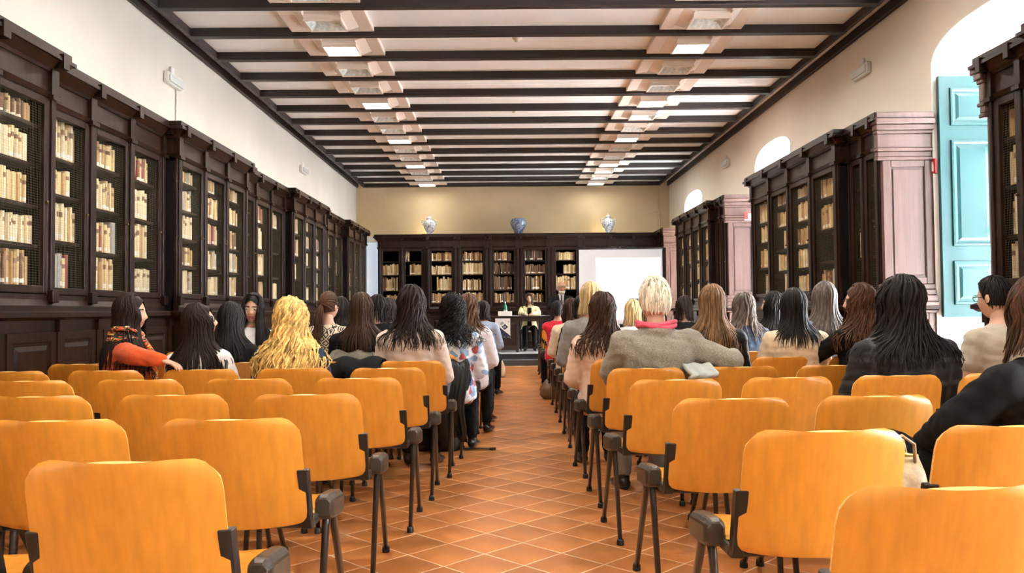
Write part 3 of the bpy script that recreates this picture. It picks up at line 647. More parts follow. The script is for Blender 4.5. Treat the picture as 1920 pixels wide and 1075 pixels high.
CL['diamond'] = pattern('diamond_print', 'diamond'); CL['floral'] = pattern('floral_print', 'floral'); CL['scarf'] = pattern('scarf_print', 'scarf'); CL['plaid'] = pattern('dark_plaid', 'plaid')
SHOE = mat('dark_shoe', (.012, .010, .010), .35); SHOEB = mat('beige_shoe', (.50, .42, .30), .5)
def remesh(mb, vox, smooth=4):
    me = mb.mesh('tmp', []); o = bpy.data.objects.new('tmp', me); COL.objects.link(o)
    r = o.modifiers.new('r', 'REMESH'); r.mode = 'VOXEL'; r.voxel_size = vox
    s = o.modifiers.new('s', 'SMOOTH'); s.factor = .5; s.iterations = smooth
    dg = bpy.context.evaluated_depsgraph_get(); ev = o.evaluated_get(dg); m2 = bpy.data.meshes.new_from_object(ev)
    bpy.data.objects.remove(o); bpy.data.meshes.remove(me)
    nv = len(m2.vertices); V = np.empty(nv*3, np.float32); m2.vertices.foreach_get('co', V); NN = np.empty(nv*3, np.float32); m2.vertices.foreach_get('normal', NN)
    F = [tuple(p.vertices) for p in m2.polygons]; bpy.data.meshes.remove(m2)
    return V.reshape(-1, 3).astype(float), F, NN.reshape(-1, 3)
TOR = np.array([(-.10, .12, .095, .0), (-.05, .172, .125, .0), (.03, .170, .122, .0), (.10, .150, .108, .0), (.17, .137, .098, .0), (.25, .142, .103, .0), (.33, .158, .110, -.005), (.40, .165, .108, -.010), (.445, .150, .095, -.012), (.48, .115, .074, -.008), (.505, .075, .060, .0), (.53, .056, .056, .006), (.60, .051, .054, .022), (.64, .05, .053, .03)])
def tor_at(z): return [np.interp(z, TOR[:, 0], TOR[:, i]) for i in (1, 2, 3)]
def torso(mb, kw, g, z0, z1, n=20, pad=0.0):
    zs = [z for z in np.concatenate([np.linspace(z0, z1, 16)])]
    rings = []
    for z in zs:
        rx, ry, cy = tor_at(z); w = kw if z < .5 else 1 + (kw-1)*.4
        e = g if z < .50 else g * .7
        rings.append([((rx*w+e)*math.copysign(abs(math.cos(a))**.85, math.cos(a)), cy+(ry*w+e)*math.copysign(abs(math.sin(a))**.9, math.sin(a)), z) for a in [2*PI*j/n for j in range(n)]])
    mb.loft(rings)
HC = (0, .040, .665)       # head centre, torso frame
def head_verts(male, n=36, m=30):
    rx, ry, rz = (.077, .097, .122) if male else (.073, .092, .116)
    V = []; 
    for k in range(m+1):
        t = PI*k/m; 
        for j in range(n):
            a = 2*PI*j/n; d = np.array((math.sin(t)*math.sin(a), math.sin(t)*math.cos(a), math.cos(t)))   # a=0 is +y (face)
            x, y, z = d*(rx, ry, rz); zz = d[2]
            if zz < 0:
                q = -zz; x *= 1 - .34*q**1.6
                if d[1] < 0: y *= 1 - .45*q**1.4
                else: y *= 1 + .05*q
            if d[1] > 0:
                f = max(0, d[1])**2
                y -= .006*f
                g = lambda x0, z0, sx, sz: math.exp(-((x-x0)/sx)**2 - ((z-z0)/sz)**2)
                y += .018*g(0, -.030, .011, .013)*f + .011*g(0, -.008, .008, .022)*f
                for s in (-1, 1): y -= .011*g(s*.030, .002, .016, .012)*f; y += .004*g(s*.035, -.028, .02, .02)*f; y += .005*g(s*.028, .024, .022, .008)*f; y += .004*g(s*.009, -.036, .006, .006)*f
                y += .007*g(0, -.060, .020, .006)*f - .004*g(0, -.0665, .022, .0028)*f + .007*g(0, -.072, .016, .006)*f + .010*g(0, -.100, .022, .015)*f
            V.append((x, y, z))
    F = []; MI = []
    for k in range(m):
        for j in range(n):
            q = (k*n+j, (k+1)*n+j, (k+1)*n+(j+1) % n, k*n+(j+1) % n); F.append(q)
            c = np.mean([V[i] for i in q], axis=0); mi = 0
            if c[1] > .05:
                if abs(c[0]) < .024 and -.078 < c[2] < -.056: mi = 1
                if .012 < abs(c[0]) < .046 and .019 < c[2] - .12*(.03-abs(abs(c[0])-.03))< .026: mi = 2
            MI.append(mi)
    return np.array(V), F, MI
HEADS = {(mf, hi): head_verts(mf, *((44, 40) if hi else (22, 18))) for mf in (True, False) for hi in (True, False)}
def hand(mb, w, d, up, s=1.0, curl=.5, side=1, mi=0):
    d = Vector(d).normalized(); up = Vector(up); up = (up - d*up.dot(d)).normalized(); lat = d.cross(up) * side; w = Vector(w)
    mb.tube([w - d*.02, w + d*.01, w + d*.045*s, w + d*.085*s], [(.017, .024), (.016, .028), (.014, .038), (.009, .036)], 8, mi, up=up)
    for i, (off, ln) in enumerate(((-.030, .066), (-.010, .076), (.010, .071), (.029, .055))):
        p = w + d*.078*s + lat*off*s; c = 0; pts = [p]; L = ln*s
        for q in range(3):
            c += curl*(.55 if q else .35); p = p + (d*math.cos(c) - up*math.sin(c)) * (L*(.45, .32, .25)[q]) ; pts.append(p)
        mb.tube(pts, [.0085*s, .0082*s, .0074*s, .005*s], 6, mi)
    p = w + d*.025*s - lat*.028*s; a = (d*.75 - lat*.65 - up*.2).normalized(); b = (d*.95 - lat*.15 - up*.4).normalized()
    mb.tube([p, p+a*.034*s, p+a*.034*s+b*.028*s, p+a*.034*s+b*.048*s], [.0125*s, .0105*s, .009*s, .006*s], 6, mi)
STY = {  # n locks, length, width, wave amp, wave freq, volume, azimuth limit, spread
 'long':   dict(n=330, L=.36, w=.013, amp=.004, fr=14, vol=1.7, az=2.55, spread=.015),
 'wavy':   dict(n=240, L=.34, w=.016, amp=.013, fr=30, vol=2.3, az=2.5, spread=.04),
 'curly':  dict(n=330, L=.30, w=.015, amp=.022, fr=60, vol=3.0, az=2.5, spread=.05),
 'bigcurl':dict(n=500, L=.42, w=.023, amp=.020, fr=40, vol=3.2, az=2.5, spread=.13),
 'bob':    dict(n=200, L=.13, w=.016, amp=.006, fr=20, vol=1.9, az=2.5, spread=.02),
 'wild':   dict(n=270, L=.34, w=.017, amp=.014, fr=24, vol=3.2, az=2.5, spread=.06),
 'short':  dict(n=700, L=.0, w=.011, amp=.003, fr=60, vol=1.7, az=2.5, spread=.0),
 'bald':   dict(n=150, L=.0, w=.012, amp=.004, fr=60, vol=.3, az=1.9, spread=.0)}
def hair(style, male, Hm, U, rg, lod, Lk=1.0, kw=1.0, g=.02):
    st = STY['long' if style == 'pony' else style]; n = int(st['n'] * (1 if lod == 0 else .62 if lod == 1 else .36)); wmul = (1, 1.35, 1.8)[lod]
    r = np.random.RandomState(rg.randint(0, 99999)); R3 = np.array((.079, .099, .124) if male else (.076, .096, .120))
    T1, T2 = (7, 9) if lod < 2 else (5, 6)
    az = r.uniform(-1, 1, n); az = np.sign(az) * np.abs(az)**.85 * st['az']
    p0 = r.uniform(.02, 1.0, n)**.8 * .9; pe = 1.74 + .36*np.cos(az) * np.where(np.cos(az) > 0, 1, .25); TILT = .0 if style in ('short', 'bald', 'pony') else .50
    short = style in ('short', 'bald'); k0 = r.uniform(0, 1, n)
    if style == 'short': p0 = r.uniform(.0, 1.75, n); pe = p0 + .38; lim = np.interp(np.abs(az), [0, 1.4, 2.0, 2.6, 3.2], [2.25, 2.05, 1.35, 1.0, .9]); az = r.uniform(-PI, PI, n); lim = np.interp(np.abs(az), [0, 1.3, 1.8, 2.2, 3.2], [2.2, 2.1, 1.36, .95, .8]); pe = np.minimum(pe, lim); p0 = np.minimum(p0, pe-.15)
    if style == 'bald': p0 = r.uniform(1.15, 1.75, n); pe = p0 + .4; az = r.uniform(-1, 1, n)*2.0
    t = np.linspace(0, 1, T1)[None, :]
    pol = p0[:, None] + (pe-p0)[:, None]*t; azz = az[:, None] * (np.clip(.35+.9*t, 0, 1) if not short else 1)
    if style == 'pony':
        az = r.uniform(-PI, PI, n); p0 = np.where(np.abs(az) > 2.0, r.uniform(.5, .95, n), r.uniform(.3, 1.75, n)); 
        d0 = np.stack([np.sin(p0)*np.sin(az), -np.sin(p0)*np.cos(az), np.cos(p0)], -1); d1 = np.array([0, -math.sin(1.35), math.cos(1.35)])
        dirs = d0[:, None, :]*(1-t[..., None]) + d1*t[..., None] + np.array([0, -.35, .35])*(t*(1-t))[..., None]; dirs /= np.linalg.norm(dirs, axis=2, keepdims=True)
    else: dirs = np.stack([np.sin(pol)*np.sin(azz), -np.sin(pol)*np.cos(azz), np.cos(pol)], -1)
    ct, s_t = math.cos(TILT), math.sin(TILT); dirs = np.stack([dirs[..., 0], dirs[..., 1]*ct + dirs[..., 2]*s_t, -dirs[..., 1]*s_t + dirs[..., 2]*ct], -1)
    rad = 1.03 + .07*st['vol']*(k0[:, None]*(.5+.5*t)) + (.04*st['vol']*np.sin(PI*t) if not short else 0) + (.02 if style in ('short',) else 0)
    if style == 'short': rad = 1.02 + (rad-1.02)*np.clip(np.cos(pol)*.8+.45, .25, 1)
    P = dirs * rad[..., None] * R3
    # under the ears the hair hangs: narrower than the skull's own curve
    Mh = np.array(Hm); P = P @ Mh[:3, :3].T + Mh[:3, 3]
    if not short:
        L = st['L'] * Lk * r.uniform(.8, 1.05, n); s = np.linspace(0, 1, T2+1)[1:]
        if style == 'pony': L = .30 * Lk * r.uniform(.7, 1.05, n)
        last = P[:, -1, :]; fwd = Mh[:3, :3] @ np.array((0, 1, 0)); 
        out = last - np.array(Mh[:3, 3]); out[:, 2] = 0; out /= np.linalg.norm(out, axis=1, keepdims=True) + 1e-6
        drop = np.zeros((n, T2, 3)); drop[:, :, 2] = -L[:, None]*s[None, :]
        if style == 'pony':
            tie = last.mean(0); q = r.normal(0, .014, (n, 3)); drop = drop + (tie + q - last)[:, None, :] * np.minimum(1, s*4)[None, :, None] + (out.mean(0)*.05)*(np.sin(s*2.4))[None, :, None]
        else: drop += out[:, None, :] * (st['spread'] * s**1.2)[None, :, None] * r.uniform(.3, 1.3, n)[:, None, None]
        F = last[:, None, :] + drop
        P = np.concatenate([P, F], 1)
        # keep the hair outside neck, shoulders and back
        rx, ry, cy = tor_at(P[..., 2]); rx = rx*kw + g + .012 + .030*np.clip((.47-P[..., 2])/.1, 0, 1); ry = ry*kw + g + .012
        rx = np.where((P[..., 2] < .49) & (P[..., 2] > .40), rx + .045, rx)
        e = np.sqrt((P[..., 0]/rx)**2 + ((P[..., 1]-cy)/ry)**2); kk = np.where(e < 1, 1/np.maximum(e, .25), 1); kk = np.minimum(kk, 2.2)
        kk += np.where(e < 1.08, k0[:, None]*.10, 0)
        mk = np.clip((.585-P[..., 2])/.05, 0, 1) * (np.arange(P.shape[1]) >= T1-1)[None, :]; kk = 1 + (kk-1)*mk
        P[..., 0] *= kk; P[..., 1] = cy + (P[..., 1]-cy)*kk
        for _ in range(2): P[:, T1:-1, :2] = (P[:, T1-1:-2, :2] + 2*P[:, T1:-1, :2] + P[:, T1+1:, :2]) / 4
    n, T = P.shape[:2]
    # waves
    seg = np.linalg.norm(np.diff(P, axis=1), axis=2); arc = np.concatenate([np.zeros((n, 1)), np.cumsum(seg, 1)], 1)
    if lod < 2 and st['fr'] > 40 and not short:       # resample finer for curls
        T3 = 34 if lod == 0 else 22; u = np.linspace(0, 1, T3); P2 = np.empty((n, T3, 3))
        for i in range(n):
            for c in range(3): P2[i, :, c] = np.interp(u*arc[i, -1], arc[i], P[i, :, c])
        P = P2; T = T3; seg = np.linalg.norm(np.diff(P, axis=1), axis=2); arc = np.concatenate([np.zeros((n, 1)), np.cumsum(seg, 1)], 1)
    tan = np.gradient(P, axis=1); tan /= np.linalg.norm(tan, axis=2, keepdims=True) + 1e-9
    cen = np.array(Mh[:3, 3]); outv = P - cen; outv[..., 2] *= .25; outv /= np.linalg.norm(outv, axis=2, keepdims=True) + 1e-9
    B = np.cross(tan, outv); B /= np.linalg.norm(B, axis=2, keepdims=True) + 1e-9; Nn = np.cross(B, tan)
    ph = r.uniform(0, 6.28, n)[:, None]; fr = st['fr']*r.uniform(.8, 1.2, n)[:, None]; amp = st['amp']*np.minimum(1, arc/.12)*r.uniform(.6, 1.3, n)[:, None]
    P = P + B*(amp*np.sin(arc*fr+ph))[..., None] + Nn*(amp*.7*np.cos(arc*fr+ph))[..., None]
    u = np.linspace(0, 1, T)[None, :]; w = st['w']*wmul*r.uniform(.7, 1.3, n)[:, None]*(1-.75*u**2.2)*np.minimum(1, .45+3*u)
    ns = 5 if lod < 2 else 4; V = np.empty((n, T, ns, 3))
    for j in range(ns): a = 2*PI*j/ns; V[:, :, j, :] = P + B*(w*.5*math.cos(a))[..., None] + Nn*(w*.26*math.sin(a))[..., None]
    idx = np.arange(n*T*ns).reshape(n, T, ns); a = idx[:, :-1, :]; b = idx[:, 1:, :]
    Q = np.stack([a, np.roll(a, -1, 2), np.roll(b, -1, 2), b], -1).reshape(-1, 4); V = V.reshape(-1, 3)
    # close cap over the skull
    cv = []; cf = []
    if style != 'bald':
        nu, nv = 22, 12
        for kq in range(nv+1):
            pl = 1.95*kq/nv
            for j in range(nu+1):
                aa = -PI + 2*PI*j/nu
                lm = np.interp(abs(aa), [0, 1.4, 1.9, 2.2, 3.2], [1.95, 1.9, 1.35, .9, .72]) if TILT == 0 else np.interp(abs(aa), [0, .8, 1.5, 2.0, 2.4, 2.8, 3.2], [2.35, 2.2, 1.75, 1.25, .75, .45, .42]); q = min(pl*(1.25 if TILT else 1), lm)
                dv = np.array((math.sin(q)*math.sin(aa), -math.sin(q)*math.cos(aa), math.cos(q))); dv = np.array((dv[0], dv[1]*ct+dv[2]*s_t, -dv[1]*s_t+dv[2]*ct)); cv.append(dv*R3*1.04)
        cv = np.array(cv) @ Mh[:3, :3].T + Mh[:3, 3]
        for kq in range(nv):
            for j in range(nu): cf.append((kq*(nu+1)+j, (kq+1)*(nu+1)+j, (kq+1)*(nu+1)+j+1, kq*(nu+1)+j+1))
        Q = np.concatenate([Q, np.array(cf) + len(V)]); V = np.concatenate([V, cv])
    TN = np.concatenate([np.repeat(r.uniform(.6, 1.45, n), T*ns), np.full(len(V)-n*T*ns, .7)])
    Um = np.array(U); V = V @ Um[:3, :3].T + Um[:3, 3]
    return V, Q, TN
def capsule_chain(mb, pts, rad, n=12):
    for i in range(len(pts)-1): mb.capsule(pts[i], pts[i+1], rad[i], rad[i+1], n)
PERSONS = {}
def person(key, label, x, y, rz=0, top='black', pants='black', hairc='dark', style='long', male=False, s=1.0, kw=1.0, lean=-5, roll=0, twist=0, yaw=0, pitch=0, tilt=0, lod=1, Lk=1.0,
           stand=False, arms=None, legs=None, sleeve='long', puff=.016, scarf=None, sck=1.0, pad=0.0, glasses=False, beard=False, skin=None, z=0.0, pz=None, shoe=None, collar=False, dz=0.0, seed=None, group=None):
    rg = random.Random(seed if seed is not None else key); s = s*.965 if not stand else s
    t = thing('person', label, 'person', (x, y, z), RAD(rz), group); t.scale = (s, s, s); skin = skin or SKIN
    inv = (Matrix.Translation((x, y, z)) @ Matrix.Rotation(RAD(rz), 4, 'Z') @ Matrix.Diagonal((s, s, s, 1))).inverted()
    pz = pz if pz is not None else (.90 if stand else .508/s) + dz/s
    Pv = Vector((0, .0, pz))
    U = Matrix.Translation(Pv) @ Matrix.Rotation(RAD(-twist), 4, 'Z') @ Matrix.Rotation(RAD(roll), 4, 'Y') @ Matrix.Rotation(RAD(-lean), 4, 'X')
    Hm = Matrix.Translation((0, .012, .59)) @ Matrix.Rotation(RAD(yaw), 4, 'Z') @ Matrix.Rotation(RAD(-pitch), 4, 'X') @ Matrix.Rotation(RAD(tilt), 4, 'Y') @ Matrix.Translation((0, HC[1]-.012, HC[2]-.59))
    sw = .168*kw
    SH = {1: U @ Vector((sw, -.008, .425)), -1: U @ Vector((-sw, -.008, .425))}
    EL, WR = {}, {}
    for q, sg in (('R', 1), ('L', -1)):
        if arms and q in arms: EL[sg], WR[sg] = inv @ Vector(arms[q][0]), inv @ Vector(arms[q][1])
        elif stand: EL[sg], WR[sg] = U @ Vector((sg*.235*kw, -.01, .15)), U @ Vector((sg*.22, .06, -.08))
        else: EL[sg], WR[sg] = U @ Vector((sg*.228*kw, .035, .165)), Vector((sg*.10, .245, pz+.085))
    HP = {sg: Vector((sg*.088, .01 if not stand else 0, pz-.03)) for sg in (1, -1)}
    KN, AN = {}, {}
    for q, sg in (('R', 1), ('L', -1)):
        if legs and q in legs: KN[sg], AN[sg] = inv @ Vector(legs[q][0]), inv @ Vector(legs[q][1])
        elif stand: KN[sg], AN[sg] = Vector((sg*.095, .015, .48)), Vector((sg*.10, -.01, .085))
        else: KN[sg], AN[sg] = Vector((sg*.10, .43, pz-.02)), Vector((sg*.10, .40, .085/s))
    vb, vc = ((.013, .012), (.017, .016), (.026, .024))[lod]
    # --- body
    b = MB(); torso(b, kw*.95, -.006, -.10, .64, 18 if lod < 2 else 14)
    b.xform(U)
    for sg in (1, -1):
        capsule_chain(b, [U @ Vector((sg*.06, -.005, .44)), SH[sg]], [.05, .05], 10)
        capsule_chain(b, [SH[sg], EL[sg], WR[sg]], [.047, .036, .024], 10)
        capsule_chain(b, [HP[sg], KN[sg], AN[sg]], [.078, .052, .034], 10)
    V, F, _ = remesh(b, vb); body = MB(); body.add(V, F, 0)
    hv, hf, hm = HEADS[(male, lod == 0 or abs(yaw) > 30 or stand or abs(rz) > 60)]
    HU = U @ Hm; M4 = np.array(HU); hv2 = hv @ M4[:3, :3].T + M4[:3, 3]; o = len(body.v); body.v.extend(map(tuple, hv2)); body.f.extend(tuple(i+o for i in f) for f in hf); body.m.extend(hm)
    for sg in (1, -1):
        st = len(body.v); ex = 0 if style in ('short', 'bald', 'pony') else .010; body.ball((sg*(.073-ex), -.008, -.006), (.010, .020, .031), 10, 7); body.ball((sg*(.082-ex*1.3), -.014, -.002), (.006, .016, .026), 8, 6); body.xform(HU, st)
        st = len(body.v); body.ball((sg*.030, .070, .003), (.0135, .0125, .0085), 10, 7, 3); body.ball((sg*.030, .0785, .003), (.0062, .005, .0062), 8, 6, 4); body.xform(HU, st)
        d = (WR[sg] - EL[sg]).normalized(); hand(body, WR[sg], (d + Vector((0, .25, -.25 if not stand else 0))).normalized(), (U.to_3x3() @ Vector((0, 0, 1))) if abs(d.z) < .9 else Vector((sg, 0, 0)), 1.0 if male else .92, .6, sg)
    hairmat = HAIR[hairc]
    body.build('body', [skin, LIPS, mat('pale_brow', (.55, .5, .42), .7) if hairc in ('white', 'greywhite') else BROW, EYEW, IRIS], t, True)
    # --- clothes
    def garment(nm, mb, mt, vox, fold=.0035, cut=None):
        V, F, N = remesh(mb, vox, 3); q = V*38; a = np.sin(q[:, 0]*1.3+q[:, 2]*1.9+2*np.sin(q[:, 1]*.9+q[:, 2]*.5)+rg.random()*6)*np.sin(q[:, 2]*1.1-q[:, 0]*.7+rg.random()*6)
        V = V + N*(a*fold)[:, None]; m = MB(); m.add(V, F, 0); return m.build(nm, mt, t, True)
    c = MB(); torso(c, kw, puff, -.09, .515 if not collar else .545, 20); c.xform(U)
    for sg in (1, -1):
        capsule_chain(c, [U @ Vector((sg*.05, -.008, .445)), SH[sg] + Vector((0, 0, pad))], [.050+puff, .052+puff], 12)
        if pad: c.ball(SH[sg] + Vector((sg*.012, 0, pad*.8)), (.055, .065, .05), 12, 8)
        if collar and sg == 1: c.xform(Matrix.Identity(4)); n0 = len(c.v); c.tube([(.075*math.cos(q_), -.004+.078*math.sin(q_)+.02*max(0, math.sin(q_)), .518-.035*max(0, math.sin(q_))) for q_ in [2*PI*i_/18 for i_ in range(19)]], [(.030, .016)]*19, 8, cap=True, up=(0, 0, 1)); c.xform(U, n0)
        if sleeve == 'long':
            w2 = WR[sg] - (WR[sg]-EL[sg]).normalized()*.012
            capsule_chain(c, [SH[sg], EL[sg], w2], [.050+puff, .042+puff, .030+puff*.8], 12)
        elif sleeve == 'short': capsule_chain(c, [SH[sg], SH[sg].lerp(EL[sg], .55)], [.050+puff, .046+puff], 12)
    garment('top', c, CL[top], vc, .0035 if puff < .025 else .005)
    p = MB(); p.capsule(HP[1]+Vector((-.02, -.01, .03)), HP[-1]+Vector((.02, -.01, .03)), .105, .105, 14)
    for sg in (1, -1): capsule_chain(p, [HP[sg], KN[sg], AN[sg]+(KN[sg]-AN[sg]).normalized()*.03], [.092, .066, .050], 12)
    garment('trousers', p, CL[pants], vc*1.15)
    for sg in (1, -1):
        f = MB(); a = AN[sg]; d = Vector((sg*.12, 1, 0)).normalized(); zz = a.z-.085/s if not legs else a.z-.085
        f.tube([a+d*(-.055)+Vector((0, 0, -.05)), a+d*(-.045)+Vector((0, 0, -.045)), a+d*.03+Vector((0, 0, -.042)), a+d*.10+Vector((0, 0, -.055)), a+d*.16+Vector((0, 0, -.063)), a+d*.185+Vector((0, 0, -.068))],
               [(.015, .015), (.034, .03), (.040, .036), (.027, .042), (.020, .038), (.008, .015)], 10, up=(0, 0, 1)); f.capsule(a+Vector((0, 0, .02)), a+Vector((0, 0, -.04)), .038, .036, 10)
        f.build('shoe', shoe or SHOE, t, True)
    # --- hair
    V, Q, TN = hair(style, male, Hm, U, rg, lod, Lk, kw, puff)
    hme = mesh_np('hair', V, Q, [hairmat]); at = hme.attributes.new('tone', 'FLOAT_COLOR', 'POINT')
    at.data.foreach_set('color', np.repeat(TN[:, None], 4, 1).astype(np.float32).ravel()); link('hair', hme, t)
    if beard:
        bd = MB(); st = 0
        for i in range(60):
            a = rg.uniform(-1.25, 1.25); q = Vector((.062*math.sin(a), .074*math.cos(a)+.012, -.062-.045*math.cos(a)*rg.uniform(.3, 1.1))); bd.tube([q, q+Vector((0, .006, -.02)), q+Vector((0, .003, -.036))], [.007, .008, .002], 5)
        bd.xform(HU); bd.build('beard', mat('grey_beard', (.62, .58, .52), .6), t, True)
    if glasses:
        gl = MB()
        for sg in (1, -1):
            gl.tube([(sg*.033+.024*math.cos(2*PI*i/14), .094, .004+.019*math.sin(2*PI*i/14)) for i in range(15)], .0022, 6); gl.tube([(sg*.056, .093, .010), (sg*.074, .06, .011), (sg*.081, -.01, .006), (sg*.08, -.03, -.012)], .0024, 6)
        gl.tube([(-.010, .097, .006), (0, .100, .009), (.010, .097, .006)], .0022, 6); gl.xform(HU); gl.build('glasses', BLACK, t, True)
    if scarf:
        sc = MB()
        for w, zc, rr in (((0, .535, .036), (1, .50, .046), (2, .562, .028)) if sck == 1 else ((1, .535, .026), (2, .550, .018))):
            pts = []; 
            for i in range(17):
                a = 2*PI*i/16; pts.append((math.cos(a)*(.070+.012*w % .03 + rr*.35), .01+math.sin(a)*(.070+rr*.3), zc+.010*math.sin(2*a+w)-.012*math.sin(a)))
            sc.tube(pts, [(rr*.62*(1+.18*math.sin(i*2.3+w)), rr*.8) for i in range(17)], 9)
        if scarf == 'scarf':
            sc.tube([(.05, .10, .50), (.055, .155, .40), (.05, .165, .25), (.045, .16, .12)], [(.02, .05), (.022, .06), (.02, .062), (.012, .06)], 9, up=(0, 1, 0)); sc.tube([(-.05, .10, .50), (-.05, .15, .40), (-.06, .16, .28)], [(.02, .05), (.022, .06), (.012, .06)], 9, up=(0, 1, 0))
        sc.xform(U); sc.build('scarf', CL[scarf], t, True)
    PERSONS[key] = t
    return t
G = 'audience seated on the orange chairs'
P = lambda px, Y: (px - 950.0) * Y / FPX
def seat_person(key, label, px, Y, **k): k.setdefault('group', G); return person(key, label, P(px, Y), Y, **k)
PW = lambda px, py, Y: ((px-950.0)*Y/FPX, Y, CAMZ - (py-583.0 + (px-960)*.0087)*Y/FPX)
# ---- left block
seat_person(1, 'woman with long dark hair in orange jacket and patterned scarf, turned right', 242, 4.92, rz=-62, yaw=-25, lean=-2, top='orange', hairc='dark', style='long', lod=0, scarf='scarf', Lk=.95, s=.98, dz=-0.045,
            arms={'R': (PW(258, 668, 4.66), PW(306, 675, 4.62))})
seat_person(2, 'woman with straight dark hair and glasses in white cardigan, looking down right', 385, 4.86, rz=-14, yaw=-68, pitch=-10, lean=-3, top='white', hairc='dark', style='long', lod=0, glasses=True, s=.95, kw=1.02, roll=-3, dz=-0.085)
seat_person(3, 'woman with long black hair and black top behind the white cardigan woman', 436, 5.52, rz=-6, top='black', hairc='black', style='long', lod=0, s=.95, Lk=1.1, dz=-0.07)
seat_person(4, 'woman with black hair and white top looking back towards the viewer', 468, 6.25, rz=-128, yaw=-46, top='white', hairc='black', style='long', lod=0, s=.96, lean=4)
seat_person(5, 'woman with big curly blond hair and dark denim jacket', 548, 4.86, rz=-4, top='darkdenim', hairc='blond', style='bigcurl', lod=0, s=.94, kw=1.04, dz=-0.06)
seat_person(6, 'woman with brown ponytail and black and cream patterned sleeveless top', 618, 6.9, rz=-12, yaw=-14, top='diamond', hairc='brown', style='pony', lod=0, sleeve='none', s=.98)
seat_person(7, 'woman with long straight dark brown hair in black top, left block', 679, 6.12, rz=-3, top='black', hairc='chestnut', style='long', lod=0, s=1.0, kw=1.06, Lk=.95, dz=-0.04)
seat_person(8, 'woman with wavy dark hair in beige jumper on the aisle', 772, 5.5, rz=-3, top='beige', hairc='dark', style='wavy', lod=0, s=1.0, Lk=.85, kw=1.03, dz=-0.01)
seat_person(9, 'woman with dark curly hair in floral blouse on the aisle', 850, 6.2, rz=-4, top='floral', hairc='black', style='curly', lod=0, s=.95, Lk=.95, dz=-0.02)
seat_person(10, 'woman with reddish brown hair in white top, right behind the curly haired woman', 878, 7.05, rz=-8, top='white2', hairc='brown', style='wavy', lod=1, s=.95, Lk=.7)
seat_person(11, 'bald man with white hair fringe in denim blue shirt', 884, 7.75, rz=-10, top='bluegrey', hairc='greywhite', style='bald', male=True, lod=1, s=.93)
seat_person(12, 'person with dark hair and pale blue shirt near the front of the left block', 906, 10.3, rz=-12, top='blue', hairc='dark', style='bob', lod=1, s=.93)
seat_person(13, 'dark haired woman in black beside the pale blue door, nearer one', 708, 7.75, rz=-8, yaw=-30, top='black', hairc='black', style='bob', lod=1, s=.97)
seat_person(14, 'dark haired person in dark clothes just right of the woman by the pale door', 727, 8.55, rz=-8, yaw=-20, top='black', hairc='dark', style='bob', lod=1, s=.95)
seat_person(15, 'person with dark hair half hidden between ponytail woman and black top woman', 640, 7.8, rz=-5, top='black', hairc='black', style='long', lod=1, s=.95)
seat_person(16, 'person in dark red trousers with one leg crossed into the aisle', 878, 8.75, rz=-6, top='maroon', pants='maroon', hairc='dark', style='bob', lod=1, s=.88, shoe=SHOEB,
            legs={'R': (PW(900, 668, 9.0), PW(914, 698, 9.1))})
seat_person(17, 'dark haired person far left beside the walnut cases', 668, 9.3, rz=-4, top='navy', hairc='black', style='bob', lod=2, s=.97)
seat_person(18, 'dark haired person near the front behind the wavy haired woman', 745, 9.4, rz=-4, top='black', hairc='dark', style='long', lod=2, s=.94)
# ---- right block
X1, Y1 = P(1226, 4.62), 4.62
seat_person(21, 'white haired man in grey tweed jacket and pink scarf, arm over next chair', 1226, 4.62, rz=3, yaw=4, top='tweed', pants='greypants', hairc='white', style='short', male=True, lod=0, s=1.09, kw=1.06, pz=.415, puff=.022, scarf='pink', sck=.62, pad=.026, collar=True, lean=-6,
            arms={'R': ((1.23, 4.50, .80), (1.30, 4.74, .82)), 'L': ((.585, 4.66, .74), (.66, 4.86, .60))})
seat_person(22, 'woman with long wavy dark brown hair in pale pink jumper on the aisle', 1128, 5.5, rz=2, top='palepink', hairc='chestnut', style='wavy', lod=0, s=.95, Lk=.95, dz=-0.03)
seat_person(23, 'tall woman with straight blond hair and grey knit jumper', 1106, 6.8, rz=2, yaw=-12, top='grey', hairc='paleblond', style='bob', lod=1, s=1.06, Lk=.9)
seat_person(24, 'person with dark cap of hair before the projection screen edge', 1092, 7.7, top='black', hairc='black', style='bob', lod=1, s=.95, Lk=.6)
seat_person(25, 'person with brown hair and cream top near the right aisle front', 1070, 8.6, top='cream', hairc='chestnut', style='bob', lod=1, s=.92)
seat_person(26, 'person with dark hair in bright red jacket at the front right aisle', 1044, 10.6, rz=10, top='red', hairc='black', style='bob', lod=1, s=.92, Lk=.6,
            arms={'L': (PW(1031, 622, 10.55), PW(1030, 648, 10.8))})
seat_person(27, 'woman with blond bob in front of the projection screen', 1186, 7.6, rz=-4, top='white2', hairc='paleblond', style='bob', lod=1, s=.88)
seat_person(28, 'dark haired person right of the blond bob woman, near the screen', 1282, 8.2, top='black', hairc='dark', style='bob', lod=1, s=.93)
seat_person(29, 'woman with long straight light brown hair in black jacket', 1334, 5.5, rz=2, top='leather', hairc='lightbrown', style='long', lod=0, s=1.0, Lk=1.0, dz=-0.02)
seat_person(30, 'woman with grey lit wavy dark hair in denim jacket by the peach pilaster', 1394, 6.9, rz=3, top='denim', hairc='ash', style='wavy', lod=1, s=.97, Lk=.8, dz=-0.03)
seat_person(31, 'black haired woman seen in profile facing left beyond the cream jacket woman', 1450, 7.0, rz=14, yaw=62, top='black', hairc='black', style='long', lod=0, s=.95)
seat_person(32, 'woman with straight black hair in cream jacket', 1487, 5.45, rz=2, top='cream', hairc='black', style='long', lod=0, s=.96, Lk=.75, puff=.02, kw=1.02, dz=-0.02)
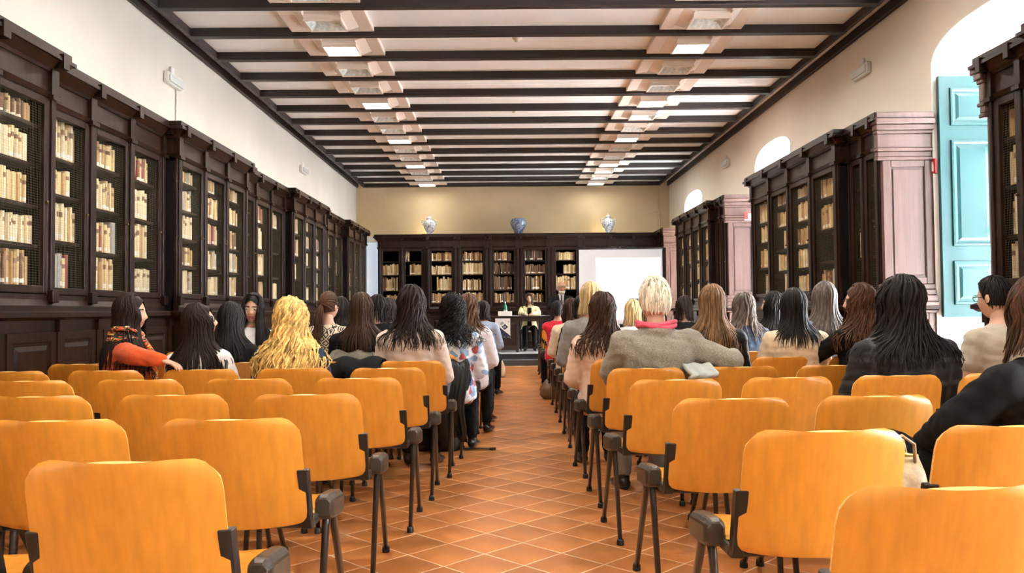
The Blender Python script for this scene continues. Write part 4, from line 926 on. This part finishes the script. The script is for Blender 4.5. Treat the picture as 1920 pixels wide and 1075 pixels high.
seat_person(33, 'woman with long straight hair lit grey behind the brown haired profile woman', 1545, 6.2, rz=3, top='bluegrey', hairc='ash', style='long', lod=0, s=1.02)
seat_person(34, 'woman with wavy brown hair in profile facing left, chin on hand', 1612, 5.3, rz=12, yaw=66, top='black', hairc='brown', style='wavy', lod=0, s=.96, Lk=.8,
            arms={'L': ((2.02, 5.42, .76), PW(1588, 622, 5.4))})
seat_person(35, 'woman with big black hair in dark plaid coat', 1688, 4.06, rz=1, top='plaid', hairc='black', style='wild', lod=0, s=1.07, kw=1.03, pz=.405, puff=.034, collar=True, Lk=.80)
seat_person(36, 'man with short black hair and glasses in sand coloured shirt', 1884, 4.5, rz=6, yaw=18, top='sand', hairc='black', style='short', male=True, lod=0, s=.98, kw=1.04, sleeve='short', glasses=True, puff=.014, lean=2)
person(37, 'brown haired person in black jacket slouching at the right edge of the picture', 1.645, 2.53, rz=14, yaw=-16, top='black', hairc='brown', style='bob', lod=0, s=.96, kw=1.06, puff=.024, lean=-2, group=G, pz=.49, roll=1,
       arms={'L': ((1.375, 2.52, .74), (1.40, 2.76, .63))}, legs={'L': ((1.30, 2.80, .62), (1.36, 2.92, .10)), 'R': ((1.62, 2.92, .55), (1.60, 3.02, .10))})
seat_person(38, 'dark haired person far back between cap and cream top, right block', 1078, 9.4, top='navy', hairc='dark', style='bob', lod=2, s=.9)
seat_person(39, 'person with fair hair just left of the dark head near the screen', 1210, 8.4, top='black', hairc='lightbrown', style='bob', lod=2, s=.87)
CL['palegrey'] = cloth('pale_grey', (.42, .46, .43), .1)
# ------------------------------------------------------------------ platform, table, screen and the two speakers
DK = .23
GREYC = mat('grey_carpet', (.055, .055, .058), .95, bump=.3, bscale=300); PALE = mat('pale_deck_edge', (.55, .55, .56), .5)
dk = MB().box(-2.6, 3.3, 16.62, 18.62, 0, DK-.012).mesh('platform', GREYC)
pf = thing('platform', 'low grey carpeted platform with one step before the back bookcase', 'platform', (0, 0, 0), mesh=dk)
MB().box(-2.6, 3.3, 16.30, 16.62, 0, .115).build('step', GREYC, pf, bev=.01)
MB().box(-2.6, 3.3, 16.60, 18.62, DK-.012, DK).build('deck_top', PALE, pf)
TW = mat('table_walnut', (.020, .009, .006), .4, var=.4, vscale=5, stretch=(.6, 4, 4))
tb = thing('conference_table', 'long dark wooden table with front panel on the platform', 'table', (0, 0, DK))
TX0, TX1, TY = wx(872, 16.95), wx(1078, 16.95), 16.95
MB().box(TX0, TX1, TY, TY+.75, .725, .755).build('tabletop', TW, tb, bev=.006)
fp = MB().box(TX0+.05, wx(972, TY), TY+.06, TY+.085, .05, .725)
fp.build('front_panel', TW, tb, bev=.004)
for x0, x1 in ((TX0+.12, wx(918, TY)), (wx(920, TY), wx(968, TY))): MB().wedge(x0, x1, -.12, .12, 0, .012, .02, .02).xform(Matrix.Translation((0, TY+.06, .36)) @ Matrix.Rotation(PI/2, 4, 'X') @ Matrix.Scale(2.2, 4, (0, 1, 0))).build('raised_panel', TW, tb)
for x in (TX0+.04, wx(972, TY)-.03, TX1-.06):
    for y in (TY+.05, TY+.68): MB().wedge(x-.025, x+.025, y-.025, y+.025, 0, .725, -.006, -.006).build('leg', TW, tb)
MB().box(wx(972, TY), TX1-.04, TY+.04, TY+.06, .64, .725).build('apron', TW, tb)
# poster taped to the front of the table
PW_, PN, PGY, PGR = mat('poster_white', (.82, .80, .82), .6), mat('poster_navy', (.012, .014, .045), .6), mat('poster_grey', (.36, .36, .42), .6), mat('poster_green', (.10, .35, .25), .6)
px0, px1, pz0, pz1 = wx(928, TY), wx(956, TY), CAMZ-(634-583)*TY/FPX-DK, CAMZ-(597-583)*TY/FPX-DK
po = thing('poster', 'white and navy conference poster hanging on the table front', 'poster', (0, TY-.004, DK))
w, h = px1-px0, pz1-pz0
def flat(poly, y, th=.0012): return MB().prism([(px0+w*a, pz0+h*b) for a, b in poly], y, y+th)
flat([(0, 0), (1, 0), (1, 1), (0, 1)], 0, .003).build('sheet', PW_, po)
flat([(0, 0), (.98, 0), (.98, .14), (0, .72)], -.0014).build('navy_field', PN, po)
flat([(.62, .42), (.86, .56), (.64, .72), (.44, .58)], -.0030).build('navy_diamond', PN, po)
flat([(.42, .64), (.60, .76), (.46, .86), (.30, .74)], -.0014).build('grey_diamond', PGY, po)
sq = MB()
for a, b in ((.36, .93), (.70, .86), (.88, .78), (.80, .36), (.28, .82)): sq.prism([(px0+w*(a-.02), pz0+h*b), (px0+w*a, pz0+h*(b-.02)), (px0+w*(a+.02), pz0+h*b), (px0+w*a, pz0+h*(b+.02))], -.0014, 0)
sq.build('small_squares', PN, po, kind='stuff')
flat([(.84, .84), (.90, .80), (.94, .84), (.90, .88)], -.0026).build('green_diamond', PGR, po)
ln = MB()
for a, b, l in ((.52, .60, .2), (.54, .565, .18), (.56, .53, .14), (.08, .58, .2), (.08, .04, .1), (.40, .05, .08), (.55, .05, .12), (.78, .05, .14), (.08, .53, .12)): ln.prism([(px0+w*a, pz0+h*b), (px0+w*(a+l), pz0+h*b), (px0+w*(a+l), pz0+h*(b+.015)), (px0+w*a, pz0+h*(b+.015))], -.0046, -.0030)
ln.build('print_lines', PW_, po, kind='stuff')
TT = DK + .755
bx = thing('white_box', 'flat white name board box standing on the dark table', 'box', (wx(946.5, 17.05), 17.05, TT))
MB().wedge(-.145, .145, -.04, .04, 0, .095, 0, .015).build('board', mat('white_card', (.85, .82, .80), .6), bx, bev=.003)
MB().box(-.12, .12, -.032, -.030, .02, .024).build('fold_line', PGY, bx)
bt = thing('water_bottle', 'green plastic water bottle standing behind the white name board', 'bottle', (wx(947, 17.3), 17.3, TT))
GREEN = mat('green_plastic', (.02, .30, .14), .15, trans=.35)
MB().lathe([(.0, 0), (.036, .0), (.04, .01), (.038, .06), (.040, .10), (.036, .13), (.040, .16), (.038, .20), (.016, .255), (.013, .265), (.013, .28)], 16).build('bottle_body', GREEN, bt, True)
MB().lathe([(.016, .272), (.016, .30), (.0, .302)], 12).build('cap', mat('white_cap', (.8, .82, .8), .4), bt, True)
MB().lathe([(.0405, .075), (.0405, .13)], 16, cap=False).build('label_band', mat('pale_green_band', (.25, .5, .38), .5), bt, True)
mc = thing('microphone', 'small black desk microphone before the seated speaker', 'microphone', (wx(982, 17.1), 17.1, TT))
MB().lathe([(.05, 0), (.05, .015), (.02, .02), (0, .021)], 14).build('base', BLACK, mc, True); MB().tube([(0, 0, .015), (0, .01, .09), (-.01, .04, .15), (-.02, .07, .17)], .005, 6).build('stem', BLACK, mc, True); MB().capsule((-.02, .07, .17), (-.028, .10, .185), .013, .014, 8).build('capsule', BLACK, mc, True)
for i, (px, wd) in enumerate(((905, .25), (1012, .21), (964, .18))):
    pp = thing('papers', ('sheaf of white papers near the left end of the table', 'white papers on the table before the seated speaker', 'white papers right of the name board box')[i], 'papers', (wx(px, 17.15), 17.15, TT))
    for k in range(3): MB().box(-wd/2, wd/2, -.14, .14, .002*k, .002*k+.0018).xform(Matrix.Rotation(.06*(k-1), 4, 'Z')).build('sheet', PW_, pp)
lp = thing('laptop', 'thin grey laptop lying open at the left of the table', 'laptop', (wx(897, 17.2), 17.2, TT))
MB().box(-.16, .16, -.11, .11, 0, .014).build('keyboard_base', mat('grey_metal', (.3, .3, .32), .35, metal=.7), lp, bev=.003); MB().box(-.16, .16, 0, .008, 0, .2).xform(Matrix.Translation((0, -.11, .014)) @ Matrix.Rotation(RAD(22), 4, 'X')).build('lid', MATS['grey_metal'], lp, bev=.003)
# chair and seated speaker, dark metal and wood
sc_ = thing('wooden_chair', 'dark chair behind the table under the seated speaker', 'chair', (wx(992, 17.95), 17.95, DK))
MB().box(-.21, .21, -.2, .2, .43, .46).build('seat', TW, sc_, bev=.008); MB().loft([[(-.2, .18+.03*q, .6+.08*q), (.2, .18+.03*q, .6+.08*q), (.2, .20+.03*q, .6+.08*q), (-.2, .20+.03*q, .6+.08*q)] for q in range(4)]).build('backrest', TW, sc_)
for sx in (-1, 1):
    MB().tube([(sx*.19, -.18, 0), (sx*.19, -.17, .43)], [.013, .017], 8).build('leg', TW, sc_, True); MB().tube([(sx*.19, .22, 0), (sx*.19, .18, .45), (sx*.19, .28, .86)], [.013, .017, .013], 8).build('leg', TW, sc_, True)
MB().tube([(-.19, -.17, .2), (.19, -.17, .2)], .009, 6).build('stretcher', TW, sc_, True)
person(51, 'woman in pale yellow jacket seated behind the table facing the audience', wx(992, 17.92), 17.92, rz=180, z=DK, top='yellowcream', pants='black', hairc='chestnut', style='bob', lod=1, s=.98, Lk=.95, tilt=8, lean=2, yaw=6, pz=.52,
       arms={'R': ((wx(975, 17.7), 17.72, DK+.80), (wx(984, 17.4), 17.45, DK+.80)), 'L': ((wx(1010, 17.7), 17.72, DK+.80), (wx(998, 17.4), 17.45, DK+.80))})
b_ = MB().loft([[(.05*math.cos(a), .13+.02*math.sin(a), z) for a in [2*PI*j/10 for j in range(10)]] for z in (.56, .75, .90, .98)]).build('black_blouse', CL['black'], PERSONS[51], True)
person(52, 'bald bearded man in black suit and tie standing with hands raised', wx(1052, 15.95), 15.95, rz=180, top='black', pants='black', hairc='greywhite', style='bald', male=True, lod=0, s=.985, kw=1.08, stand=True, beard=True, glasses=True, puff=.018, lean=0, yaw=8, skin=SKINT,
       arms={'R': ((wx(1030, 15.9), 15.86, 1.16), (wx(1046, 15.65), 15.66, 1.21)), 'L': ((wx(1074, 15.9), 15.86, 1.16), (wx(1060, 15.65), 15.66, 1.21))})
sh_ = MB().loft([[(-.045, .118, 1.33), (.045, .118, 1.33), (.05, .09, 1.42), (-.05, .09, 1.42)], [(-.012, .150, 1.10), (.012, .150, 1.10), (.05, .105, 1.43), (-.05, .105, 1.43)]])
MB().add([(-.055, .100, 1.44), (.055, .100, 1.44), (.012, .150, 1.12), (-.012, .150, 1.12), (-.055, .06, 1.44), (.055, .06, 1.44), (.012, .10, 1.12), (-.012, .10, 1.12)], [(0, 1, 2, 3), (4, 7, 6, 5), (0, 4, 5, 1), (1, 5, 6, 2), (2, 6, 7, 3), (3, 7, 4, 0)]).build('shirt_front', CL['white2'], PERSONS[52])
MB().add([(-.016, .118, 1.41), (.016, .118, 1.41), (.022, .158, 1.16), (-.022, .158, 1.16), (-.016, .1, 1.41), (.016, .1, 1.41), (.022, .12, 1.16), (-.022, .12, 1.16)], [(0, 1, 2, 3), (4, 7, 6, 5), (0, 4, 5, 1), (1, 5, 6, 2), (2, 6, 7, 3), (3, 7, 4, 0)]).build('tie', mat('grey_green_tie', (.06, .07, .06), .5), PERSONS[52])
# projection screen on a stand
SCR = mat('screen_fabric_glow', (.80, .86, .96), .8, emit=(.85, .91, 1), estr=.16); LIT = mat('projected_image', (.9, .9, .92), .8, emit=(1, 1, 1), estr=.55); LITB = mat('projected_pale_blue', (.7, .78, .9), .8, emit=(.80, .88, 1), estr=.42)  # projector light on the cloth and slide put in as emission
SY = 16.05
sx0, sx1, sz0, sz1 = wx(1086, SY), wx(1243, SY), .80, CAMZ + (583-469)*SY/FPX
scn = thing('projection_screen', 'white projection screen on a tripod stand with a blank bright slide', 'screen', (0, SY, 0))
MB().box(sx0, sx1, 0, .004, sz0, sz1).build('screen_cloth', SCR, scn)
ix0, ix1, iz1 = wx(1118, SY), wx(1239, SY), CAMZ + (583-485)*SY/FPX
MB().box(ix0, ix1, -.003, -.001, sz0+.1, iz1).build('slide', LIT, scn)
fx = lambda a, b: (ix0+(ix1-ix0)*a, sz0+.1+(iz1-sz0-.1)*b)
tr = MB()
for cx, cz, rr in ((.34, .58, .05), (.42, .54, .06), (.55, .40, .03)): tr.prism([(fx(cx, cz)[0]+rr*math.cos(2*PI*i/12), fx(cx, cz)[1]+rr*.8*math.sin(2*PI*i/12)) for i in range(12)], -.0042, -.0032)
tr.build('slide_marks', LITB, scn, kind='stuff')
MB().tube([(sx0-.02, 0, sz1+.01), (sx1+.02, 0, sz1+.01)], .012, 8).build('top_rail', BLACK, scn, True)
MB().tube([(sx0-.03, .0, sz0-.01), (sx1+.03, .0, sz0-.01)], .028, 10).build('roller_case', BLACK, scn, True)
xm = (sx0+sx1)/2
MB().tube([(xm, .06, .06), (xm, .06, sz1+.06)], .013, 8).build('pole', STEEL, scn, True); MB().tube([(xm-.30, .0, sz1+.02), (xm, .03, sz1+.055), (xm+.30, .0, sz1+.02)], .006, 6).build('hanger', STEEL, scn, True)
for a in (90, 210, 330): MB().tube([(xm, .06, .55), (xm+.45*math.cos(RAD(a)), .06+.45*math.sin(RAD(a))*.5, .0)], .010, 6).build('leg', STEEL, scn, True)
pj = thing('projector', 'dark slim projector on a stand before the projection screen', 'projector', (wx(1196, 13.2), 13.2, 0))
MB().box(-.13, .13, -.1, .1, 1.20, 1.27).build('projector_body', mat('dark_grey_plastic', (.06, .06, .065), .5), pj, bev=.01); MB().lathe([(.03, -.02), (.034, 0), (.034, .03)], 12).xform(Matrix.Translation((.05, .1, 1.235)) @ Matrix.Rotation(-PI/2, 4, 'X')).build('lens', BLACK, pj, True)
MB().tube([(0, 0, .05), (0, 0, 1.2)], .02, 8).build('pole', STEEL, pj, True); MB().box(-.16, .16, -.14, .14, 1.185, 1.2).build('tray', BLACK, pj)
for a in (90, 210, 330): MB().tube([(0, 0, .25), (.32*math.cos(RAD(a)), .32*math.sin(RAD(a)), .0)], .011, 6).build('leg', STEEL, pj, True)
# ------------------------------------------------------------------ vases on the back bookcase
def glaze(name, base, ink, sc, thr):
    m = mat(name, base, .25, coat=.5); nt = m.node_tree; N = nt.nodes; L = nt.links
    tc = N.new('ShaderNodeTexCoord'); nz = N.new('ShaderNodeTexNoise'); nz.inputs['Scale'].default_value = sc; nz.inputs['Distortion'].default_value = 2.2; cr = N.new('ShaderNodeValToRGB')
    e = cr.color_ramp.elements; e[0].position = thr; e[0].color = (*ink, 1); e[1].position = thr+.06; e[1].color = (*base, 1)
    L.new(tc.outputs['Object'], nz.inputs['Vector']); L.new(nz.outputs['Fac'], cr.inputs[0]); L.new(cr.outputs[0], N['Principled BSDF'].inputs['Base Color']); return m
VW = glaze('white_blue_majolica', (.80, .82, .80), (.20, .27, .45), 16, .40); VB = glaze('blue_grey_majolica', (.20, .25, .33), (.04, .07, .16), 11, .42)
ZT = 2.852
for px, nm in ((806, 'left'), (1142, 'right')):
    v = thing('lidded_vase', 'white and blue two-handled vase with lid, %s end of back bookcase' % nm, 'vase', (wx(px, 18.86), 18.86, ZT), group='lidded vases on the back bookcase')
    MB().lathe([(0, 0), (.085, 0), (.085, .015), (.065, .03), (.08, .07), (.125, .15), (.145, .22), (.14, .27), (.10, .32), (.06, .345), (.052, .37), (.058, .385)], 24).build('vase_body', VW, v, True)
    MB().lathe([(.066, .385), (.064, .395), (.04, .415), (.018, .425), (.012, .435), (.02, .448), (.012, .462), (0, .465)], 18).build('lid', VW, v, True)
    for sg in (-1, 1): MB().tube([(sg*.135, 0, .22), (sg*.165, 0, .25), (sg*.17, 0, .31), (sg*.145, 0, .345), (sg*.12, 0, .33), (sg*.105, 0, .31)], .011, 8).build('handle', VW, v, True)
v = thing('open_jar', 'wide blue grey patterned jar at the middle of the back bookcase', 'vase', (wx(973, 18.86), 18.86, ZT))
MB().lathe([(0, 0), (.085, 0), (.09, .02), (.11, .09), (.165, .18), (.19, .25), (.18, .31), (.15, .335), (.155, .355), (.14, .36), (.13, .33)], 26).build('jar_body', VB, v, True)
for px, nm in ((795, 'left'), (1128, 'right')):
    u = thing('uplight', 'small hidden uplight behind the cornice by the %s lidded vase' % nm, 'lamp', (wx(px, 19.1), 19.13, ZT))
    MB().lathe([(.03, 0), (.04, .03), (.035, .032), (.02, .02)], 12).build('lamp_cup', BLACK, u, True); MB().lathe([(.0, .024), (.028, .026)], 12, cap=False).build('bulb', mat('warm_bulb', (1, .8, .5), .4, emit=(1, .75, .35), estr=6), u, True)
    d = bpy.data.lights.new('uplight_glow', 'POINT'); d.energy = 1.1; d.color = (1, .78, .40); d.shadow_soft_size = .04; o = bpy.data.objects.new('uplight_glow', d); COL.objects.link(o); o.location = (wx(px, 19.1), 19.1, ZT+.10)
# ------------------------------------------------------------------ wall fittings
FIT = mat('fitting_white', (.78, .76, .72), .4); CLEAR = mat('fitting_diffuser', (.70, .72, .70), .2); RED = mat('sign_red', (.55, .02, .02), .4)
def fitting(lab, x, y, z, s, conduit=None):
    t = thing('emergency_light', lab, 'light fitting', (x, y, z))
    xx = lambda a, b: (min(s*a, s*b), max(s*a, s*b))
    MB().box(*xx(.0, .055), -.19, .19, -.06, .06).build('box', FIT, t, bev=.01); MB().box(*xx(.055, .075), -.17, .17, -.045, .03).build('diffuser', CLEAR, t, bev=.006)
    MB().box(*xx(0, .03), -.05, .03, .06, .14).build('bracket', FIT, t, bev=.005)
    if conduit: MB().tube([(s*.012, .12, -.05), (s*.012, .12, conduit)], .009, 6).build('conduit', FIT, t, True)
fitting('white emergency light with conduit on the upper left wall, nearer one', XL, 8.63, 3.55, 1, -.72)
fitting('white emergency light high on the left wall, farther one', XL, 14.2, 3.56, 1)
fitting('white emergency light high on the right wall, nearer one', XR, 8.74, 3.63, -1)
fitting('white emergency light high on the right wall, farther one', XR, 14.2, 3.62, -1)
sg_ = thing('fire_sign', 'small red fire extinguisher sign on the wall beside the teal shutter', 'sign', (XR, 7.345-.0, 2.36))
MB().box(-.012, 0, -.045, .045, -.065, .065).build('plate', RED, sg_); 
MB().prism([(-.018, -.045), (.018, -.045), (.018, .01), (.006, .025), (.006, .04), (-.006, .04), (-.006, .025), (-.018, .01)], -.0155, -.012).xform(Matrix.Rotation(PI/2, 4, 'Z') @ Matrix.Scale(-1, 4, (0, 1, 0)) @ Matrix.Translation((0, 0, 0))).xform(Matrix.Identity(4)).build('symbol', PW_, sg_)
s2 = thing('flag_sign', 'small red and white fire hose sign projecting from the peach pilaster', 'sign', (3.74, 12.62-.14, 2.50))
MB().box(-.10, .06, -.004, .004, -.06, .06).build('plate', RED, s2); MB().box(-.05, .0, -.008, -.004, -.03, .045).build('symbol', PW_, s2); MB().box(-.10, .06, -.007, -.004, -.06, -.042).build('white_band', PW_, s2); MB().box(-.01, .03, 0, .13, -.02, .02).build('bracket', FIT, s2)
# ------------------------------------------------------------------ coats and bags
def blob(rings, n=18): return [[(x, y, z) for x, y, z in r] for r in rings]
def sack(mb, rings, sq=.75, seed=1, jit=.06):
    rg = random.Random(seed); out = []
    for (z, rx, ry, cx, cy) in rings:
        r_ = []
        for j in range(20):
            a = 2*PI*j/20; k = 1 + jit*math.sin(a*3+z*22+seed) + rg.uniform(-jit, jit)*.4
            r_.append((cx+rx*k*math.copysign(abs(math.cos(a))**sq, math.cos(a)), cy+ry*k*math.copysign(abs(math.sin(a))**sq, math.sin(a)), z+.01*math.sin(a*2+seed)))
        out.append(r_)
    mb.loft(out); return mb
KRAFT = mat('kraft_paper', (.50, .34, .20), .7, var=.25, vscale=14, bump=.6, bscale=18); TAN = mat('tan_leather', (.16, .075, .030), .4, var=.35, vscale=12, bump=.5, bscale=20); STONE = mat('stone_leather', (.40, .29, .16), .45, var=.3, vscale=18, bump=.4, bscale=30); GOLD = mat('gold_zip', (.75, .52, .12), .3, metal=1)
t = thing('paper_bag', 'crumpled brown paper bag on the floor by the left aisle chairs', 'bag', (wx(930, 13.6), 13.6, 0)); 
sack(MB(), [(0, .13, .11, 0, 0), (.05, .15, .12, 0, 0), (.16, .145, .11, -.01, 0), (.26, .12, .08, -.03, 0), (.33, .09, .04, -.05, 0), (.36, .07, .02, -.06, 0)], seed=3, jit=.1).build('bag_body', KRAFT, t, True); MB().tube([(-.1, 0, .34), (-.09, -.01, .42), (-.05, -.01, .43), (-.02, 0, .34)], .006, 6).build('handle', KRAFT, t, True)
t = thing('leather_handbag', 'tan leather handbag slumped on the floor by the right aisle', 'bag', (wx(1034, 10.2), 10.2, 0))
sack(MB(), [(0, .13, .10, 0, 0), (.05, .16, .12, .0, 0), (.14, .15, .11, .01, 0), (.22, .11, .07, .03, 0), (.27, .07, .03, .04, 0)], seed=8, jit=.09).build('bag_body', TAN, t, True); MB().tube([(-.06, -.03, .23), (-.05, -.05, .36), (.05, -.05, .40), (.12, -.03, .26)], .009, 6).build('strap', TAN, t, True); MB().lathe([(.0, 0), (.03, .0), (.03, .006), (0, .008)], 12).xform(Matrix.Translation((0, -.11, .15)) @ Matrix.Rotation(PI/2, 4, 'X')).build('clasp', GOLD, t, True)
t = thing('cloth_bag', 'khaki and cream cloth bag hanging beside the right aisle chairs', 'bag', (wx(1047, 11.2), 11.2, .0))
sack(MB(), [(.0, .10, .08, 0, 0), (.08, .12, .09, 0, 0), (.2, .11, .08, .02, 0), (.33, .08, .05, .03, 0), (.4, .05, .02, .04, 0)], seed=11, jit=.12).build('bag_body', CL['khaki'], t, True); MB().tube([(0, 0, .38), (.03, -.02, .5), (.07, 0, .38)], .008, 6).build('strap', CL['sand'], t, True)
t = thing('black_backpack', 'black shoulder bag on the floor under the beige jumper woman', 'bag', (wx(820, 6.5), 6.52, 0))
sack(MB(), [(0, .17, .11, 0, 0), (.06, .19, .13, 0, 0), (.2, .18, .12, 0, 0), (.30, .15, .09, 0, 0), (.34, .10, .05, 0, 0)], seed=5).build('bag_body', CL['leather'], t, True); MB().tube([(-.1, -.05, .30), (-.05, -.1, .42), (.05, -.1, .42), (.1, -.05, .30)], .010, 6).build('strap', CL['leather'], t, True)
MB().tube([(.12, 0, .02), (.22, -.05, .012), (.33, -.02, .012), (.42, -.04, .012)], [(.005, .02)]*4, 6, up=(0, 0, 1)).build('loose_strap', CL['leather'], t, True); MB().box(.40, .455, -.06, -.02, .004, .018).build('buckle', BLACK, t, bev=.003)
t = thing('handbag', 'stone leather handbag with gold zip wedged between two chairs by the black jacket person', 'bag', (1.135, 2.44, .505)); t.scale = (.74, .74, .74)
sack(MB(), [(0, .12, .07, 0, 0), (.05, .135, .085, 0, 0), (.13, .125, .075, 0, 0), (.19, .11, .03, 0, 0)], seed=14).build('bag_body', STONE, t, True); MB().tube([(-.11, 0, .20), (-.03, -.012, .21), (.05, 0, .205), (.11, .01, .195)], .007, 6).build('zip', GOLD, t, True)
for yy in (-.03, .03): MB().tube([(-.06, yy, .17), (-.05, yy*1.6, .26), (.02, yy*1.8, .285), (.07, yy*1.6, .25), (.08, yy, .17)], .007, 6).build('handle', STONE, t, True)
def draped(name, lab, x, y, zt, w, drop_b, drop_f, m, seed, rz=0, cat='coat', fk=1.0):
    """garment hung over a chair back: front flap, fold over the top, rear flap"""
    rg = random.Random(seed); nu = 22; path = []
    for i in range(9): path.append((-.050-.05*math.sin(PI*i/9), -drop_b*(1-i/8)))
    path += [(-.04, .02), (-.01, .036), (.03, .030), (.055, .0)]
    for i in range(1, 7): path.append((.06+.02*i/6, -drop_f*i/6))
    V = []; 
    for k, (yy, zz) in enumerate(path):
        for j in range(nu+1):
            u = j/nu*2-1; fold = fk*.020*math.sin(u*9+k*.35+seed)*min(1, abs(zz)*6) + fk*.010*math.sin(u*17+seed*2-k*.5); wd = w*(1-.22*max(0, -zz)/max(drop_b, .01)*(yy < 0)) 
            V.append((u*wd/2 + .015*math.sin(k*.8+seed), yy + (fold if yy > 0 else -abs(fold)-fold*.4), zz + fk*.012*math.sin(u*6+seed) - (.05*u*u if abs(zz) > drop_b*.8 else 0)))
    n = nu+1; F = [(k*n+j, k*n+j+1, (k+1)*n+j+1, (k+1)*n+j) for k in range(len(path)-1) for j in range(nu)]
    me = mesh_np(name, np.array(V), np.array(F), [m]); t = thing(name, lab, cat, (x, y, zt), RAD(rz)); o = link('cloth', me, t); sm = o.modifiers.new('th', 'SOLIDIFY'); sm.thickness = .018; sm.offset = -1
    return t
t = draped('leather_coat', 'black leather coat hung over the aisle chair beside the floral blouse', wx(852, 5.98), 5.96, .70, .20, .52, .2, CL['leather'], 2)
MB().tube([(-.06, -.12, -.1), (-.10, -.14, -.3), (-.07, -.13, -.55)], [(.03, .05), (.03, .045), (.02, .04)], 10).build('sleeve', CL['leather'], t, True)
draped('black_jacket', 'crumpled black jacket over the chair back next to the beige jumper woman', wx(672, 5.3), 5.27, .765, .34, .12, .2, CL['black'], 4)
draped('khaki_jacket', 'folded khaki jacket on the chair behind the black top woman', wx(655, 5.9), 5.97, .775, .30, .08, .2, CL['khaki'], 6)
draped('grey_scarf', 'pale grey scarf draped over the chair under the tweed sleeve', 1.04, 4.47, .762, .15, .06, .1, CL['palegrey'], 9, cat='scarf', fk=.35)
